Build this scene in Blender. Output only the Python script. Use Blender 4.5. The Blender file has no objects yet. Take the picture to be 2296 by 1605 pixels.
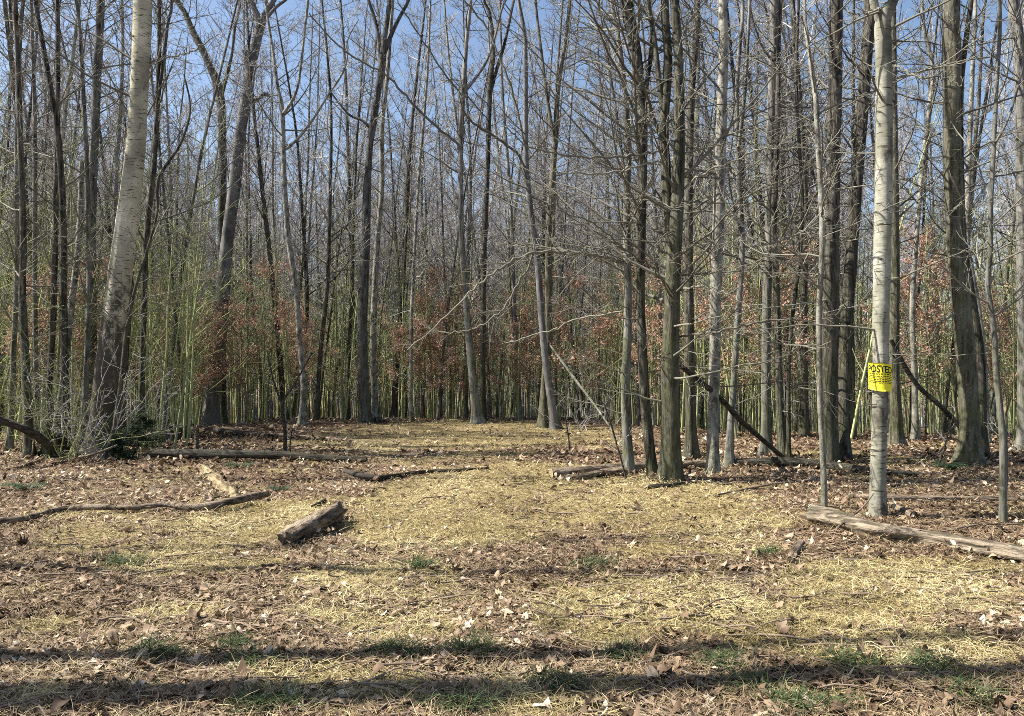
import bpy, math, random
import numpy as np
from mathutils import Vector

# ------------------------------------------------------------------ camera, sky, sun, exposure
scene = bpy.context.scene
col = scene.collection
CAM_H, F_PX, W_PX, H_PX = 1.6, 773.0, 1024, 716
PITCH = math.radians(0.9)
cam_data = bpy.data.cameras.new("camera")
cam = bpy.data.objects.new("camera", cam_data)
col.objects.link(cam)
cam.location = (0, 0, CAM_H)
cam.rotation_euler = (math.pi / 2 + PITCH, 0, 0)
cam_data.sensor_width = 36.0
cam_data.lens = 36.0 * F_PX / W_PX
cam_data.clip_start = 0.05
cam_data.clip_end = 2000
scene.camera = cam

SUN_EL, SUN_AZ = math.radians(49), math.radians(0)      # from the left
SUN_DIR = Vector((-math.cos(SUN_EL) * math.cos(SUN_AZ), -math.cos(SUN_EL) * math.sin(SUN_AZ), math.sin(SUN_EL)))
world = bpy.data.worlds.new("World")
scene.world = world
world.use_nodes = True
wn = world.node_tree.nodes
sky = wn.new("ShaderNodeTexSky")
sky.sky_type = 'NISHITA'
sky.sun_disc = False
sky.sun_elevation = SUN_EL
sky.sun_rotation = math.atan2(SUN_DIR.x, SUN_DIR.y)
sky.air_density = 1.0
sky.dust_density = 1.3
sky.ozone_density = 1.4
wn["Background"].inputs[1].default_value = 0.075
world.node_tree.links.new(sky.outputs[0], wn["Background"].inputs[0])
sun_data = bpy.data.lights.new("sun", 'SUN')
sun_data.energy = 5.0
sun_data.angle = math.radians(0.53)
sun_data.color = (1.0, 0.95, 0.86)
sun = bpy.data.objects.new("sun", sun_data)
sun.rotation_euler = (-SUN_DIR).to_track_quat('-Z', 'Y').to_euler()
sun.location = (-30, -5, 40)
col.objects.link(sun)
scene.view_settings.view_transform = 'Standard'
scene.view_settings.look = 'None'
scene.view_settings.exposure = 1.38
scene.view_settings.gamma = 1.0
scene.cycles.max_bounces = 4
scene.cycles.diffuse_bounces = 1
scene.cycles.glossy_bounces = 1
scene.cycles.use_denoising = False
scene.cycles.filter_width = 0.9
scene.render.use_persistent_data = False

# ------------------------------------------------------------------ small tools
RNG = np.random.default_rng(7)
KD = W_PX / 2295.0                                        # photograph as viewed is 2295 px wide

def ray(xd, yd):
    """direction through a place in the photograph, scaled so that its y is 1"""
    px, py = xd * KD - W_PX / 2, H_PX / 2 - yd * KD
    c, s = math.cos(PITCH), math.sin(PITCH)
    y = F_PX * c - py * s
    z = F_PX * s + py * c
    return np.array([px / y, 1.0, z / y])

def lattice(ix, iy, seed):
    h = (ix.astype(np.int64) * 374761393 + iy.astype(np.int64) * 668265263 + seed * 1442695041) & 0x7fffffff
    h = ((h ^ (h >> 13)) * 1274126177) & 0x7fffffff
    return ((h ^ (h >> 16)) & 0xffff) / 65535.0

def noise2(x, y, seed=0):
    x, y = np.asarray(x, float), np.asarray(y, float)
    ix, iy = np.floor(x), np.floor(y)
    fx, fy = x - ix, y - iy
    fx, fy = fx * fx * (3 - 2 * fx), fy * fy * (3 - 2 * fy)
    a, b = lattice(ix, iy, seed), lattice(ix + 1, iy, seed)
    c, d = lattice(ix, iy + 1, seed), lattice(ix + 1, iy + 1, seed)
    return (a * (1 - fx) + b * fx) * (1 - fy) + (c * (1 - fx) + d * fx) * fy

def crest(u):
    return np.interp(u, [-.7, -.5, -.38, -.3, .1, .2, .3, .7], [19, 19, 21, 25, 25, 20.5, 18.5, 18.5])

def ground_z(x, y):
    x, y = np.asarray(x, float), np.asarray(y, float)
    u = x / np.maximum(y, 5.0)
    d = np.maximum(y - crest(np.clip(u, -.7, .7)), 0)
    d = d * d / (d + 3.0)
    z = -2.6 * (1 - np.exp(-d / 20.0))
    z = z + 0.07 * (noise2(x * .55, y * .55, 1) - .5) + 0.045 * (noise2(x * 1.9, y * 1.9, 2) - .5)
    near = np.exp(-np.maximum(y - 9, 0) / 6)
    z = z + near * (0.035 * (noise2(x * 6, y * 6, 3) - .5) + 0.02 * (noise2(x * 15, y * 15, 4) - .5))
    return z

def gz(x, y):
    return float(ground_z(np.array([x]), np.array([y]))[0])

def on_ground(xd, yd):
    d = ray(xd, yd)
    y = CAM_H / -d[2]
    for _ in range(6):
        y = (CAM_H - gz(d[0] * y, y)) / -d[2]
    return np.array([d[0] * y, y, gz(d[0] * y, y)])

def at(xd, yd, Y):
    p = ray(xd, yd) * Y
    return np.array([p[0], Y, p[2] + CAM_H])

def ortho(v):
    return v / np.maximum(np.linalg.norm(v, axis=-1, keepdims=True), 1e-9)

def catmull(P, n):
    P = np.asarray(P, float)
    m = len(P)
    t = np.linspace(0, m - 1, n)
    i = np.clip(np.floor(t).astype(int), 0, m - 2)
    f = (t - i)[:, None]
    p0, p1, p2, p3 = P[np.maximum(i - 1, 0)], P[i], P[i + 1], P[np.minimum(i + 2, m - 1)]
    return 0.5 * (2 * p1 + (p2 - p0) * f + (2 * p0 - 5 * p1 + 4 * p2 - p3) * f ** 2 + (3 * p1 - p0 - 3 * p2 + p3) * f ** 3)

class Geo:
    """collects tubes and sheets, then becomes one mesh"""
    def __init__(self):
        self.v, self.q, self.n, self.rnd, self.tri = [], [], 0, [], []
    def add(self, verts, quads=None, tris=None, rnd=None):
        verts = np.asarray(verts, float).reshape(-1, 3)
        if quads is not None and len(quads):
            self.q.append(np.asarray(quads, np.int64) + self.n)
        if tris is not None and len(tris):
            self.tri.append(np.asarray(tris, np.int64) + self.n)
        self.v.append(verts)
        self.rnd.append(np.full(len(verts), .5) if rnd is None else np.asarray(rnd, float))
        self.n += len(verts)
    def tubes(self, P, R, k=3, wob=None, rnd=None):
        P = np.asarray(P, float)
        R = np.asarray(R, float)
        if P.ndim == 2:
            P, R = P[None], R[None]
        if not len(P):
            return
        M, N = P.shape[:2]
        T = ortho(np.gradient(P, axis=1))
        mean = ortho(P[:, -1] - P[:, 0])
        ref = np.where(np.abs(mean[:, 2:3]) > .8, np.array([[1., 0, 0]]), np.array([[0, 0, 1.]]))[:, None, :]
        U = ortho(np.cross(np.broadcast_to(ref, T.shape), T))
        V = np.cross(T, U)
        a = np.arange(k) * 2 * math.pi / k
        rr = R[:, :, None] * (1.0 if wob is None else wob)
        ring = (U[:, :, None, :] * np.cos(a)[None, None, :, None] + V[:, :, None, :] * np.sin(a)[None, None, :, None]) * np.broadcast_to(rr, (M, N, k))[..., None]
        verts = P[:, :, None, :] + ring
        idx = np.arange(M * N * k).reshape(M, N, k)
        nx = np.roll(idx, -1, axis=2)
        q = np.stack([idx[:, :-1], nx[:, :-1], nx[:, 1:], idx[:, 1:]], axis=-1).reshape(-1, 4)
        if rnd is None:
            rnd = RNG.random(M)
        self.add(verts, q, rnd=np.repeat(rnd, N * k))
    def cap(self, centre, ring):
        n = len(ring)
        v = np.vstack([ring, [centre]])
        self.add(v, tris=[(i, (i + 1) % n, n) for i in range(n)])
    def arrays(self):
        return np.vstack(self.v), (np.vstack(self.q) if self.q else np.zeros((0, 4), int)), (np.vstack(self.tri) if self.tri else np.zeros((0, 3), int)), np.concatenate(self.rnd)
    def mesh(self, name, mat, smooth=True):
        v, q, t, r = self.arrays()
        me = bpy.data.meshes.new(name)
        me.vertices.add(len(v))
        me.vertices.foreach_set("co", v.astype(np.float32).ravel())
        loops = np.concatenate([q.ravel(), t.ravel()]).astype(np.int32)
        me.loops.add(len(loops))
        me.loops.foreach_set("vertex_index", loops)
        me.polygons.add(len(q) + len(t))
        me.polygons.foreach_set("loop_start", np.concatenate([np.arange(len(q)) * 4, len(q) * 4 + np.arange(len(t)) * 3]).astype(np.int32))
        me.polygons.foreach_set("use_smooth", np.full(len(q) + len(t), smooth))
        me.attributes.new("rnd", 'FLOAT', 'POINT').data.foreach_set("value", r.astype(np.float32))
        me.update(calc_edges=True)
        me.materials.append(mat)
        return me

def link(name, me, parent=None, loc=None):
    o = bpy.data.objects.new(name, me)
    col.objects.link(o)
    if parent is not None:
        o.parent = parent
    if loc is not None:
        o.location = loc
    return o

def tag(o, label, cat, group=None, kind=None):
    if label: o["label"] = label
    if cat: o["category"] = cat
    if group: o["group"] = group
    if kind: o["kind"] = kind
    return o

def thing(name, label, cat, loc, group=None):
    return tag(link(name, None, loc=tuple(loc)), label, cat, group)

# ------------------------------------------------------------------ materials
def new_mat(name):
    m = bpy.data.materials.new(name)
    m.use_nodes = True
    nt = m.node_tree
    b = nt.nodes["Principled BSDF"]
    b.inputs["Specular IOR Level"].default_value = 0.2
    b.inputs["Roughness"].default_value = 0.85
    return m, nt, b

class NT:
    def __init__(self, nt): self.nt = nt
    def n(self, t, **kw):
        x = self.nt.nodes.new(t)
        for k, v in kw.items(): setattr(x, k, v)
        return x
    def l(self, a, b): self.nt.links.new(a, b)
    def ramp(self, src, stops, interp='LINEAR'):
        r = self.n("ShaderNodeValToRGB")
        r.color_ramp.interpolation = interp
        e = r.color_ramp.elements
        while len(e) < len(stops): e.new(0.5)
        for i, (p, c) in enumerate(stops):
            e[i].position = p
            e[i].color = (*c, 1) if len(c) == 3 else c
        self.l(src, r.inputs[0])
        return r.outputs[0]
    def mix(self, fac, a, b, mode='MIX'):
        m = self.n("ShaderNodeMix", data_type='RGBA', blend_type=mode)
        for s, v in ((m.inputs[0], fac), (m.inputs[6], a), (m.inputs[7], b)):
            if hasattr(v, "is_linked"): self.l(v, s)
            elif isinstance(v, (int, float)): s.default_value = v
            else: s.default_value = (*v, 1)
        return m.outputs[2]
    def noise(self, vec, scale, detail=4, rough=.6):
        x = self.n("ShaderNodeTexNoise")
        x.inputs["Scale"].default_value = scale
        x.inputs["Detail"].default_value = detail
        x.inputs["Roughness"].default_value = rough
        if vec is not None: self.l(vec, x.inputs["Vector"])
        return x.outputs[0]
    def mapping(self, vec, sc):
        x = self.n("ShaderNodeMapping")
        x.inputs["Scale"].default_value = sc
        self.l(vec, x.inputs["Vector"])
        return x.outputs[0]
    def bump(self, b, h, strength, dist):
        x = self.n("ShaderNodeBump")
        x.inputs["Strength"].default_value = strength
        x.inputs["Distance"].default_value = dist
        self.l(h, x.inputs["Height"])
        self.l(x.outputs[0], b.inputs["Normal"])
    def math(self, op, a, b=None):
        x = self.n("ShaderNodeMath", operation=op)
        for s, v in ((x.inputs[0], a), (x.inputs[1], b)):
            if v is None: continue
            if hasattr(v, "is_linked"): self.l(v, s)
            else: s.default_value = v
        return x.outputs[0]

def bark(name, dark, light, furrow=(14, 14, 2.2), blotch=None, moss=None, moss_h=2.5, moss_amt=.6, depth=.02, vary=.35, lichen=0.0):
    """furrowed or smooth bark: streaks stretched up the trunk, pale lichen blotches, green algae low down"""
    m, nt, b = new_mat(name)
    g = NT(nt)
    tc = g.n("ShaderNodeTexCoord")
    oi = g.n("ShaderNodeObjectInfo")
    off = g.n("ShaderNodeVectorMath", operation='ADD')
    g.l(tc.outputs["Object"], off.inputs[0])
    sc = g.n("ShaderNodeVectorMath", operation='SCALE')
    cmb = g.n("ShaderNodeCombineXYZ")
    for i in range(3): g.l(oi.outputs["Random"], cmb.inputs[i])
    g.l(cmb.outputs[0], sc.inputs[0]); sc.inputs[3].default_value = 37.0
    g.l(sc.outputs[0], off.inputs[1])
    v = off.outputs[0]
    s = g.noise(g.mapping(v, furrow), 1.0, 6, .65)
    c = g.ramp(s, [(.4, dark), (.58, light)])
    if blotch:
        nb = g.noise(v, 3.2, 5, .7)
        c = g.mix(g.ramp(nb, [(.5, (0, 0, 0)), (.66, (.8, .8, .8))]), c, blotch)
    if lichen:
        nl = g.noise(v, 9.0, 4, .75)
        c = g.mix(g.ramp(nl, [(.56, (0, 0, 0)), (.66, (lichen,) * 3)]), c, (.40, .43, .34))
    if moss:
        sep = g.n("ShaderNodeSeparateXYZ"); g.l(tc.outputs["Object"], sep.inputs[0])
        h = g.math('DIVIDE', sep.outputs[2], moss_h)
        fac = g.math('SUBTRACT', 1.05, h)
        nm = g.noise(v, 2.2, 4, .65)
        fac = g.math('MULTIPLY', fac, g.ramp(nm, [(.38, (.15, .15, .15)), (.66, (1, 1, 1))]))
        fac = g.math('MAXIMUM', g.math('MULTIPLY', g.math('MINIMUM', fac, 1.0), moss_amt), 0.0)
        c = g.mix(fac, c, moss)
    hv = g.n("ShaderNodeHueSaturation")
    g.l(c, hv.inputs["Color"])
    val = g.math('ADD', g.math('MULTIPLY', oi.outputs["Random"], vary), 1.0 - vary / 2)
    g.l(val, hv.inputs["Value"])
    g.l(hv.outputs[0], b.inputs["Base Color"])
    g.bump(b, s, 1.0, depth * 2.2)
    return m

def birch_bark(name, flaky=False):
    m, nt, b = new_mat(name)
    g = NT(nt)
    tc = g.n("ShaderNodeTexCoord")
    v = tc.outputs["Object"]
    s = g.noise(g.mapping(v, (5, 5, 30)), 1.0, 4, .6)
    base = g.ramp(g.noise(g.mapping(v, (2, 2, 1.3)), 1.0, 5, .65), [(.35, (.26, .245, .18)), (.55, (.48, .45, .33)), (.7, (.66, .62, .48))] if not flaky else [(.3, (.10, .10, .075)), (.5, (.25, .245, .19)), (.7, (.56, .54, .46))])
    lent = g.noise(g.mapping(v, (7, 7, 55)), 1.0, 2, .5)
    c = g.mix(g.ramp(lent, [(.60, (0, 0, 0)), (.66, (1, 1, 1))]), base, (.055, .045, .035))
    patch = g.noise(g.mapping(v, (4, 4, 2.2)), 1.0, 5, .7)
    sep = g.n("ShaderNodeSeparateXYZ"); g.l(v, sep.inputs[0])
    low = g.math('SUBTRACT', 1.0, g.math('DIVIDE', sep.outputs[2], 3.9 if not flaky else 3.0))
    low = g.math('MULTIPLY', g.math('MAXIMUM', low, 0.0), .55 if not flaky else .10)
    pf = g.math('ADD', patch, low)
    c = g.mix(g.ramp(pf, [(.64 if not flaky else .56, (0, 0, 0)), (.74 if not flaky else .66, (1, 1, 1))]), c, (.075, .066, .052))
    nm = g.noise(v, 6, 4, .7)
    c = g.mix(g.ramp(nm, [(.55, (0, 0, 0)), (.72, (.55, .55, .55))]), c, (.20, .21, .11))
    g.l(c, b.inputs["Base Color"])
    g.bump(b, g.mix(.5, s, pf), .8, .012)
    return m

def simple(name, c1, c2, scale=8, vary=.3, attr=True, rough=.85, spec=.2):
    """plain matter whose colour wanders between two tones from piece to piece"""
    m, nt, b = new_mat(name)
    b.inputs["Roughness"].default_value = rough
    b.inputs["Specular IOR Level"].default_value = spec
    g = NT(nt)
    tc = g.n("ShaderNodeTexCoord")
    n = g.noise(tc.outputs["Object"], scale, 4, .6)
    oi = g.n("ShaderNodeObjectInfo")
    if attr:
        a = g.n("ShaderNodeAttribute", attribute_name="rnd")
        f = g.math('ADD', g.math('MULTIPLY', a.outputs["Fac"], .7), g.math('MULTIPLY', n, .3))
    else:
        f = n
    c = g.mix(f, c1, c2)
    hv = g.n("ShaderNodeHueSaturation")
    g.l(c, hv.inputs["Color"])
    g.l(g.math('ADD', g.math('MULTIPLY', oi.outputs["Random"], vary), 1 - vary / 2), hv.inputs["Value"])
    g.l(hv.outputs[0], b.inputs["Base Color"])
    return m, g, b

OLIVE = (.075, .082, .036)
M_DARK = bark("bark_furrowed", (.016, .014, .012), (.125, .112, .092), furrow=(20, 20, 2.2), moss=OLIVE, moss_h=6.0, moss_amt=.7, depth=.03, lichen=.35)
M_MOSS = bark("bark_mossy", (.024, .022, .016), (.155, .142, .105), furrow=(18, 18, 2.2), blotch=(.16, .155, .12), moss=(.085, .09, .036), moss_h=9.0, moss_amt=.75, depth=.025, lichen=.3)
M_BEECH = bark("bark_smooth_grey", (.085, .082, .08), (.19, .184, .178), furrow=(5, 5, 1.6), blotch=(.24, .236, .226), depth=.006, moss=(.15, .15, .10), moss_h=3, moss_amt=.4)
M_PALE = bark("bark_pale", (.07, .064, .054), (.30, .285, .24), furrow=(11, 11, 5), blotch=(.38, .37, .31), moss=OLIVE, moss_h=4.0, moss_amt=.5, depth=.014, lichen=.5)
M_GREY = bark("bark_woods", (.036, .033, .03), (.20, .19, .175), furrow=(13, 13, 2.0), blotch=(.21, .205, .19), moss=(.10, .11, .05), moss_h=7.0, moss_amt=.7, depth=.015, vary=.7, lichen=.25)
M_BIRCH = birch_bark("bark_birch")
M_BIRCHY = birch_bark("bark_flaky_birch", True)
M_TWIG, _, _ = simple("twig_bark", (.15, .138, .13), (.43, .405, .39), 3, .5)
M_TWIGP, _, _ = simple("pale_twig_bark", (.22, .21, .19), (.55, .53, .49), 3, .4)
M_TWIGH, _, _ = simple("dark_twig_bark", (.075, .07, .055), (.25, .24, .19), 3, .4)
M_SAP, _, _ = simple("sapling_bark", (.14, .155, .06), (.40, .43, .20), 4, .7)
M_LOG = bark("log_bark", (.045, .034, .024), (.27, .205, .145), furrow=(2.4, 26, 26), blotch=(.33, .27, .20), depth=.03, vary=.2)
M_LOGD = bark("dark_log_bark", (.018, .016, .013), (.085, .074, .058), furrow=(2.4, 24, 24), moss=(.05, .058, .026), moss_h=1.0, moss_amt=.25, depth=.02, vary=.2)
M_LOGM = bark("mossy_log_bark", (.08, .065, .045), (.32, .26, .19), furrow=(1.4, 20, 20), blotch=(.085, .10, .045), depth=.03, vary=.1)
M_PLANK = bark("split_trunk_wood", (.075, .05, .026), (.36, .29, .165), furrow=(2.0, 15, 15), blotch=(.16, .115, .065), depth=.03, vary=.1)
M_WOOD, _, _ = simple("split_wood", (.14, .10, .05), (.44, .36, .21), 14, .1, attr=False)
M_ROT_SHADE, _, _ = simple("rotten_shaded_wood", (.02, .017, .013), (.07, .058, .045), 9, .2)  # rotten wood, and the shade painted into the stub end and black log

def leaf_mat(name, stops, trans=.25, vary=0):
    m, nt, b = new_mat(name)
    b.inputs["Roughness"].default_value = .7
    g = NT(nt)
    a = g.n("ShaderNodeAttribute", attribute_name="rnd")
    c = g.ramp(a.outputs["Fac"], stops)
    tc = g.n("ShaderNodeTexCoord")
    n = g.noise(tc.outputs["Object"], 40, 3, .6)
    c = g.mix(.5, c, g.ramp(n, [(.3, (.5, .5, .5)), (.7, (1, 1, 1))]), 'MULTIPLY')
    g.l(c, b.inputs["Base Color"])
    if trans:
        t = g.n("ShaderNodeBsdfTranslucent"); g.l(c, t.inputs["Color"])
        mx = g.n("ShaderNodeMixShader"); mx.inputs[0].default_value = trans
        g.l(b.outputs[0], mx.inputs[1]); g.l(t.outputs[0], mx.inputs[2])
        g.l(mx.outputs[0], nt.nodes["Material Output"].inputs[0])
    return m

M_LEAF = leaf_mat("fallen_leaf", [(0, (.05, .032, .02)), (.35, (.17, .112, .07)), (.7, (.36, .26, .17)), (1, (.72, .60, .45))], .12)
M_RUSSET = leaf_mat("russet_leaf", [(0, (.38, .20, .14)), (.5, (.55, .33, .24)), (1, (.68, .46, .36))], .3)
M_STRAW = leaf_mat("dry_grass_blade", [(0, (.13, .10, .04)), (.5, (.44, .36, .165)), (1, (.80, .69, .40))], .2)
M_BROWNG = leaf_mat("brown_grass_blade", [(0, (.10, .065, .035)), (.5, (.30, .215, .125)), (1, (.58, .46, .29))], .15)
M_GREEN = leaf_mat("green_grass_blade", [(0, (.035, .06, .022)), (.5, (.07, .105, .04)), (1, (.13, .17, .075))], .25)
M_FERN = leaf_mat("fern_green", [(0, (.02, .045, .02)), (1, (.06, .10, .045))], .2)

# ------------------------------------------------------------------ where dry grass grows: patches on the ground (centre and half sizes read off the photograph)
PATCH_D = [(1030, 985, 380, 45), (1130, 1120, 330, 85), (1480, 1150, 300, 85), (380, 1195, 290, 62), (640, 1155, 120, 35), (1720, 1370, 480, 90),
           (1330, 1400, 150, 70), (750, 1520, 200, 40), (450, 1270, 220, 22), (780, 1290, 120, 22), (1000, 1180, 250, 50), (1380, 1540, 90, 25),
           (2150, 1330, 180, 60), (400, 1370, 110, 22), (880, 1420, 150, 25), (60, 1415, 90, 22), (80, 1560, 80, 20), (1750, 1550, 70, 20), (1950, 1280, 250, 25), (150, 1150, 90, 16), (1900, 1025, 150, 14)]
PATCH = []
for xd, yd, hx, hy in PATCH_D:
    c = on_ground(xd, yd)
    a, b_ = on_ground(xd, yd - hy), on_ground(xd, yd + hy)
    PATCH.append((c[0], (a[1] + b_[1]) / 2, hx * KD * c[1] / F_PX, max((a[1] - b_[1]) / 2, .1)))

def straw(x, y):
    s = np.zeros_like(np.asarray(x, float))
    for cx, cy, rx, ry in PATCH:
        d = ((x - cx) / rx) ** 2 + ((y - cy) / ry) ** 2
        s = np.maximum(s, np.clip(1.45 - d, 0, 1))
    n = .6 * noise2(x * 1.1, y * 1.6, 11) + .4 * noise2(x * 3.7, y * 4.7, 12)
    return np.clip((s * 1.15 + (n - .5) * 2.3 - .2) * 1.7, 0, 1)

# ------------------------------------------------------------------ ground: one sheet out to the horizon
def axis(lo, hi, step, far, grow):
    a = list(np.arange(lo, hi + 1e-6, step))
    s = step
    while a[-1] < far:
        s *= grow; a.append(a[-1] + s)
    return a
xs_pos = axis(0, 11, .085, 900, 1.13)
xs = np.array([-v for v in xs_pos[:0:-1]] + xs_pos)
ys_f = axis(2.6, 27, .085, 1200, 1.12)
ys_b, s_ = [2.6], .085
while ys_b[-1] > -300:
    s_ *= 1.25; ys_b.append(ys_b[-1] - s_)
ys = np.array(ys_b[:0:-1] + ys_f)
GX, GY = np.meshgrid(xs, ys)
gv = np.stack([GX, GY, ground_z(GX, GY)], -1)
ny, nx = GX.shape
gi = np.arange(nx * ny).reshape(ny, nx)
gq = np.stack([gi[:-1, :-1], gi[:-1, 1:], gi[1:, 1:], gi[1:, :-1]], -1).reshape(-1, 4)
G = Geo()
G.add(gv, gq, rnd=straw(GX, GY).ravel())
mg, ntg, bg = new_mat("forest_floor")
g = NT(ntg)
geo = g.n("ShaderNodeNewGeometry")
pos = geo.outputs["Position"]
att = g.n("ShaderNodeAttribute", attribute_name="rnd")
n1 = g.noise(pos, 9, 6, .75)
n2 = g.noise(pos, 38, 4, .7)
brown = g.ramp(n2, [(.3, (.03, .019, .012)), (.5, (.105, .064, .041)), (.68, (.25, .165, .11))])
brown = g.mix(g.ramp(n1, [(.35, (0, 0, 0)), (.65, (.6, .6, .6))]), brown, (.12, .072, .045))
yel = g.ramp(n2, [(.32, (.05, .036, .016)), (.5, (.22, .165, .075)), (.7, (.5, .40, .21))])
cg = g.mix(att.outputs["Fac"], brown, yel)
g.l(cg, bg.inputs["Base Color"])
g.bump(bg, g.mix(.4, n2, n1), 1.0, .05)
tag(link("ground", G.mesh("ground", mg)), None, None, kind="structure")

# ------------------------------------------------------------------ ground cover: leaves, dry grass, green grass, small sticks
def scatter(n, y0, y1, pw, rng, um=.74):
    """random places in the wedge in front of the camera, thinner with distance"""
    t = rng.random(n)
    a = 1 - pw
    y = (y0 ** a + t * (y1 ** a - y0 ** a)) ** (1 / a) if abs(a) > 1e-6 else y0 * (y1 / y0) ** t
    x = (rng.random(n) * 2 - 1) * um * y
    return x, y

def blades(x, y, rng, length, width, lie, rnd, nseg=3, yaw=None):
    n = len(x)
    yaw = rng.random(n) * 2 * math.pi if yaw is None else yaw
    el = lie * (rng.random(n) ** 1.3) * .9 + .12
    P = np.zeros((n, nseg + 1, 3))
    P[:, 0] = np.stack([x, y, ground_z(x, y) - .004], -1)
    bend = -(rng.random(n) * 1.4 + .25) * el
    wig = rng.normal(0, .35, (n, nseg))
    for i in range(nseg):
        e = el + bend * i / max(nseg - 1, 1) * 1.3
        yw = yaw + wig[:, i]
        st = length / nseg
        P[:, i + 1] = P[:, i] + np.stack([np.cos(yw) * np.cos(e), np.sin(yw) * np.cos(e), np.sin(e)], -1) * st[:, None]
        P[:, i + 1, 2] = np.maximum(P[:, i + 1, 2], ground_z(P[:, i + 1, 0], P[:, i + 1, 1]) + .004)
    side = np.stack([-np.sin(yaw), np.cos(yaw), rng.normal(0, .5, n)], -1)
    side = ortho(side)
    w = width[:, None] * np.array([1, 1, .8, .15][:nseg + 1] if nseg == 3 else [1, .9, .2])[None]
    L = P - side[:, None] * w[..., None] / 2
    Rr = P + side[:, None] * w[..., None] / 2
    v = np.stack([L, Rr], 2)
    k = nseg + 1
    idx = np.arange(n * k * 2).reshape(n, k, 2)
    q = np.stack([idx[:, :-1, 0], idx[:, :-1, 1], idx[:, 1:, 1], idx[:, 1:, 0]], -1).reshape(-1, 4)
    return v.reshape(-1, 3), q, np.repeat(rnd, k * 2)

# fallen leaves: oval beech and lobed maple outlines, folded along the rib and curled
def leaf_outline(kind):
    if kind == 0:
        pts = [(0, -.5), (.2, -.3), (.29, -.02), (.2, .26), (0, .55), (-.2, .26), (-.29, -.02), (-.2, -.3)]
    elif kind == 1:
        pts = [(0, -.45), (.2, -.42), (.42, -.28), (.3, -.1), (.55, .12), (.27, .14), (.2, .3), (0, .6), (-.2, .3), (-.27, .14), (-.55, .12), (-.3, -.1), (-.42, -.28), (-.2, -.42)]
    else:
        pts = [(0, -.55), (.16, -.38), (.1, -.24), (.3, -.12), (.16, .04), (.32, .2), (.15, .3), (0, .52), (-.15, .3), (-.32, .2), (-.16, .04), (-.3, -.12), (-.1, -.24), (-.16, -.38)]
    return np.array(pts)

def leaves(G, x, y, size, rng, kind, rnd, tilt=.22, z=None, lift=.012, flat=1.0):
    n = len(x)
    o = leaf_outline(kind)
    m = len(o)
    inner = o * .52
    o = np.vstack([o, inner, [[0, 0]]])
    k = len(o)
    yaw = rng.random(n) * 2 * math.pi
    fold = rng.normal(.16, .32, n) * flat
    curl = rng.normal(.35, .75, n) * flat
    lx = o[None, :, 0] * rng.uniform(.75, 1.15, (n, 1)); ly = o[None, :, 1] * np.ones((n, 1))
    lz = np.sqrt(lx ** 2 + .01) * fold[:, None] + (ly ** 2) * curl[:, None] + lx * ly * rng.normal(0, .8, (n, 1)) * flat + lx ** 2 * rng.normal(0, 1.0, (n, 1)) * flat + .05 * np.sin(7 * ly + rng.random((n, 1)) * 6) + rng.normal(0, .02, (n, k))
    p = np.stack([lx, ly, lz], -1) * size[:, None, None]
    ax, ay = rng.normal(0, tilt, n), rng.normal(0, tilt, n)
    p[..., 2] += p[..., 0] * np.sin(ax)[:, None] + p[..., 1] * np.sin(ay)[:, None]
    c, s_ = np.cos(yaw)[:, None], np.sin(yaw)[:, None]
    wx, wy = p[..., 0] * c - p[..., 1] * s_, p[..., 0] * s_ + p[..., 1] * c
    base = (ground_z(x, y) + lift * rng.random(n)) if z is None else z
    pz = p[..., 2] - (p[..., 2].min(axis=1, keepdims=True) * .75 if z is None else 0)
    v = np.stack([wx + x[:, None], wy + y[:, None], pz + base[:, None]], -1)
    idx = np.arange(n * k).reshape(n, k)
    t = np.stack([np.stack([idx[:, m + i], idx[:, m + (i + 1) % m], idx[:, k - 1]], -1) for i in range(m)], 1).reshape(-1, 3)
    q = np.stack([np.stack([idx[:, i], idx[:, (i + 1) % m], idx[:, m + (i + 1) % m], idx[:, m + i]], -1) for i in range(m)], 1).reshape(-1, 4)
    G.add(v.reshape(-1, 3), q, tris=t, rnd=np.repeat(rnd, k))

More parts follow.
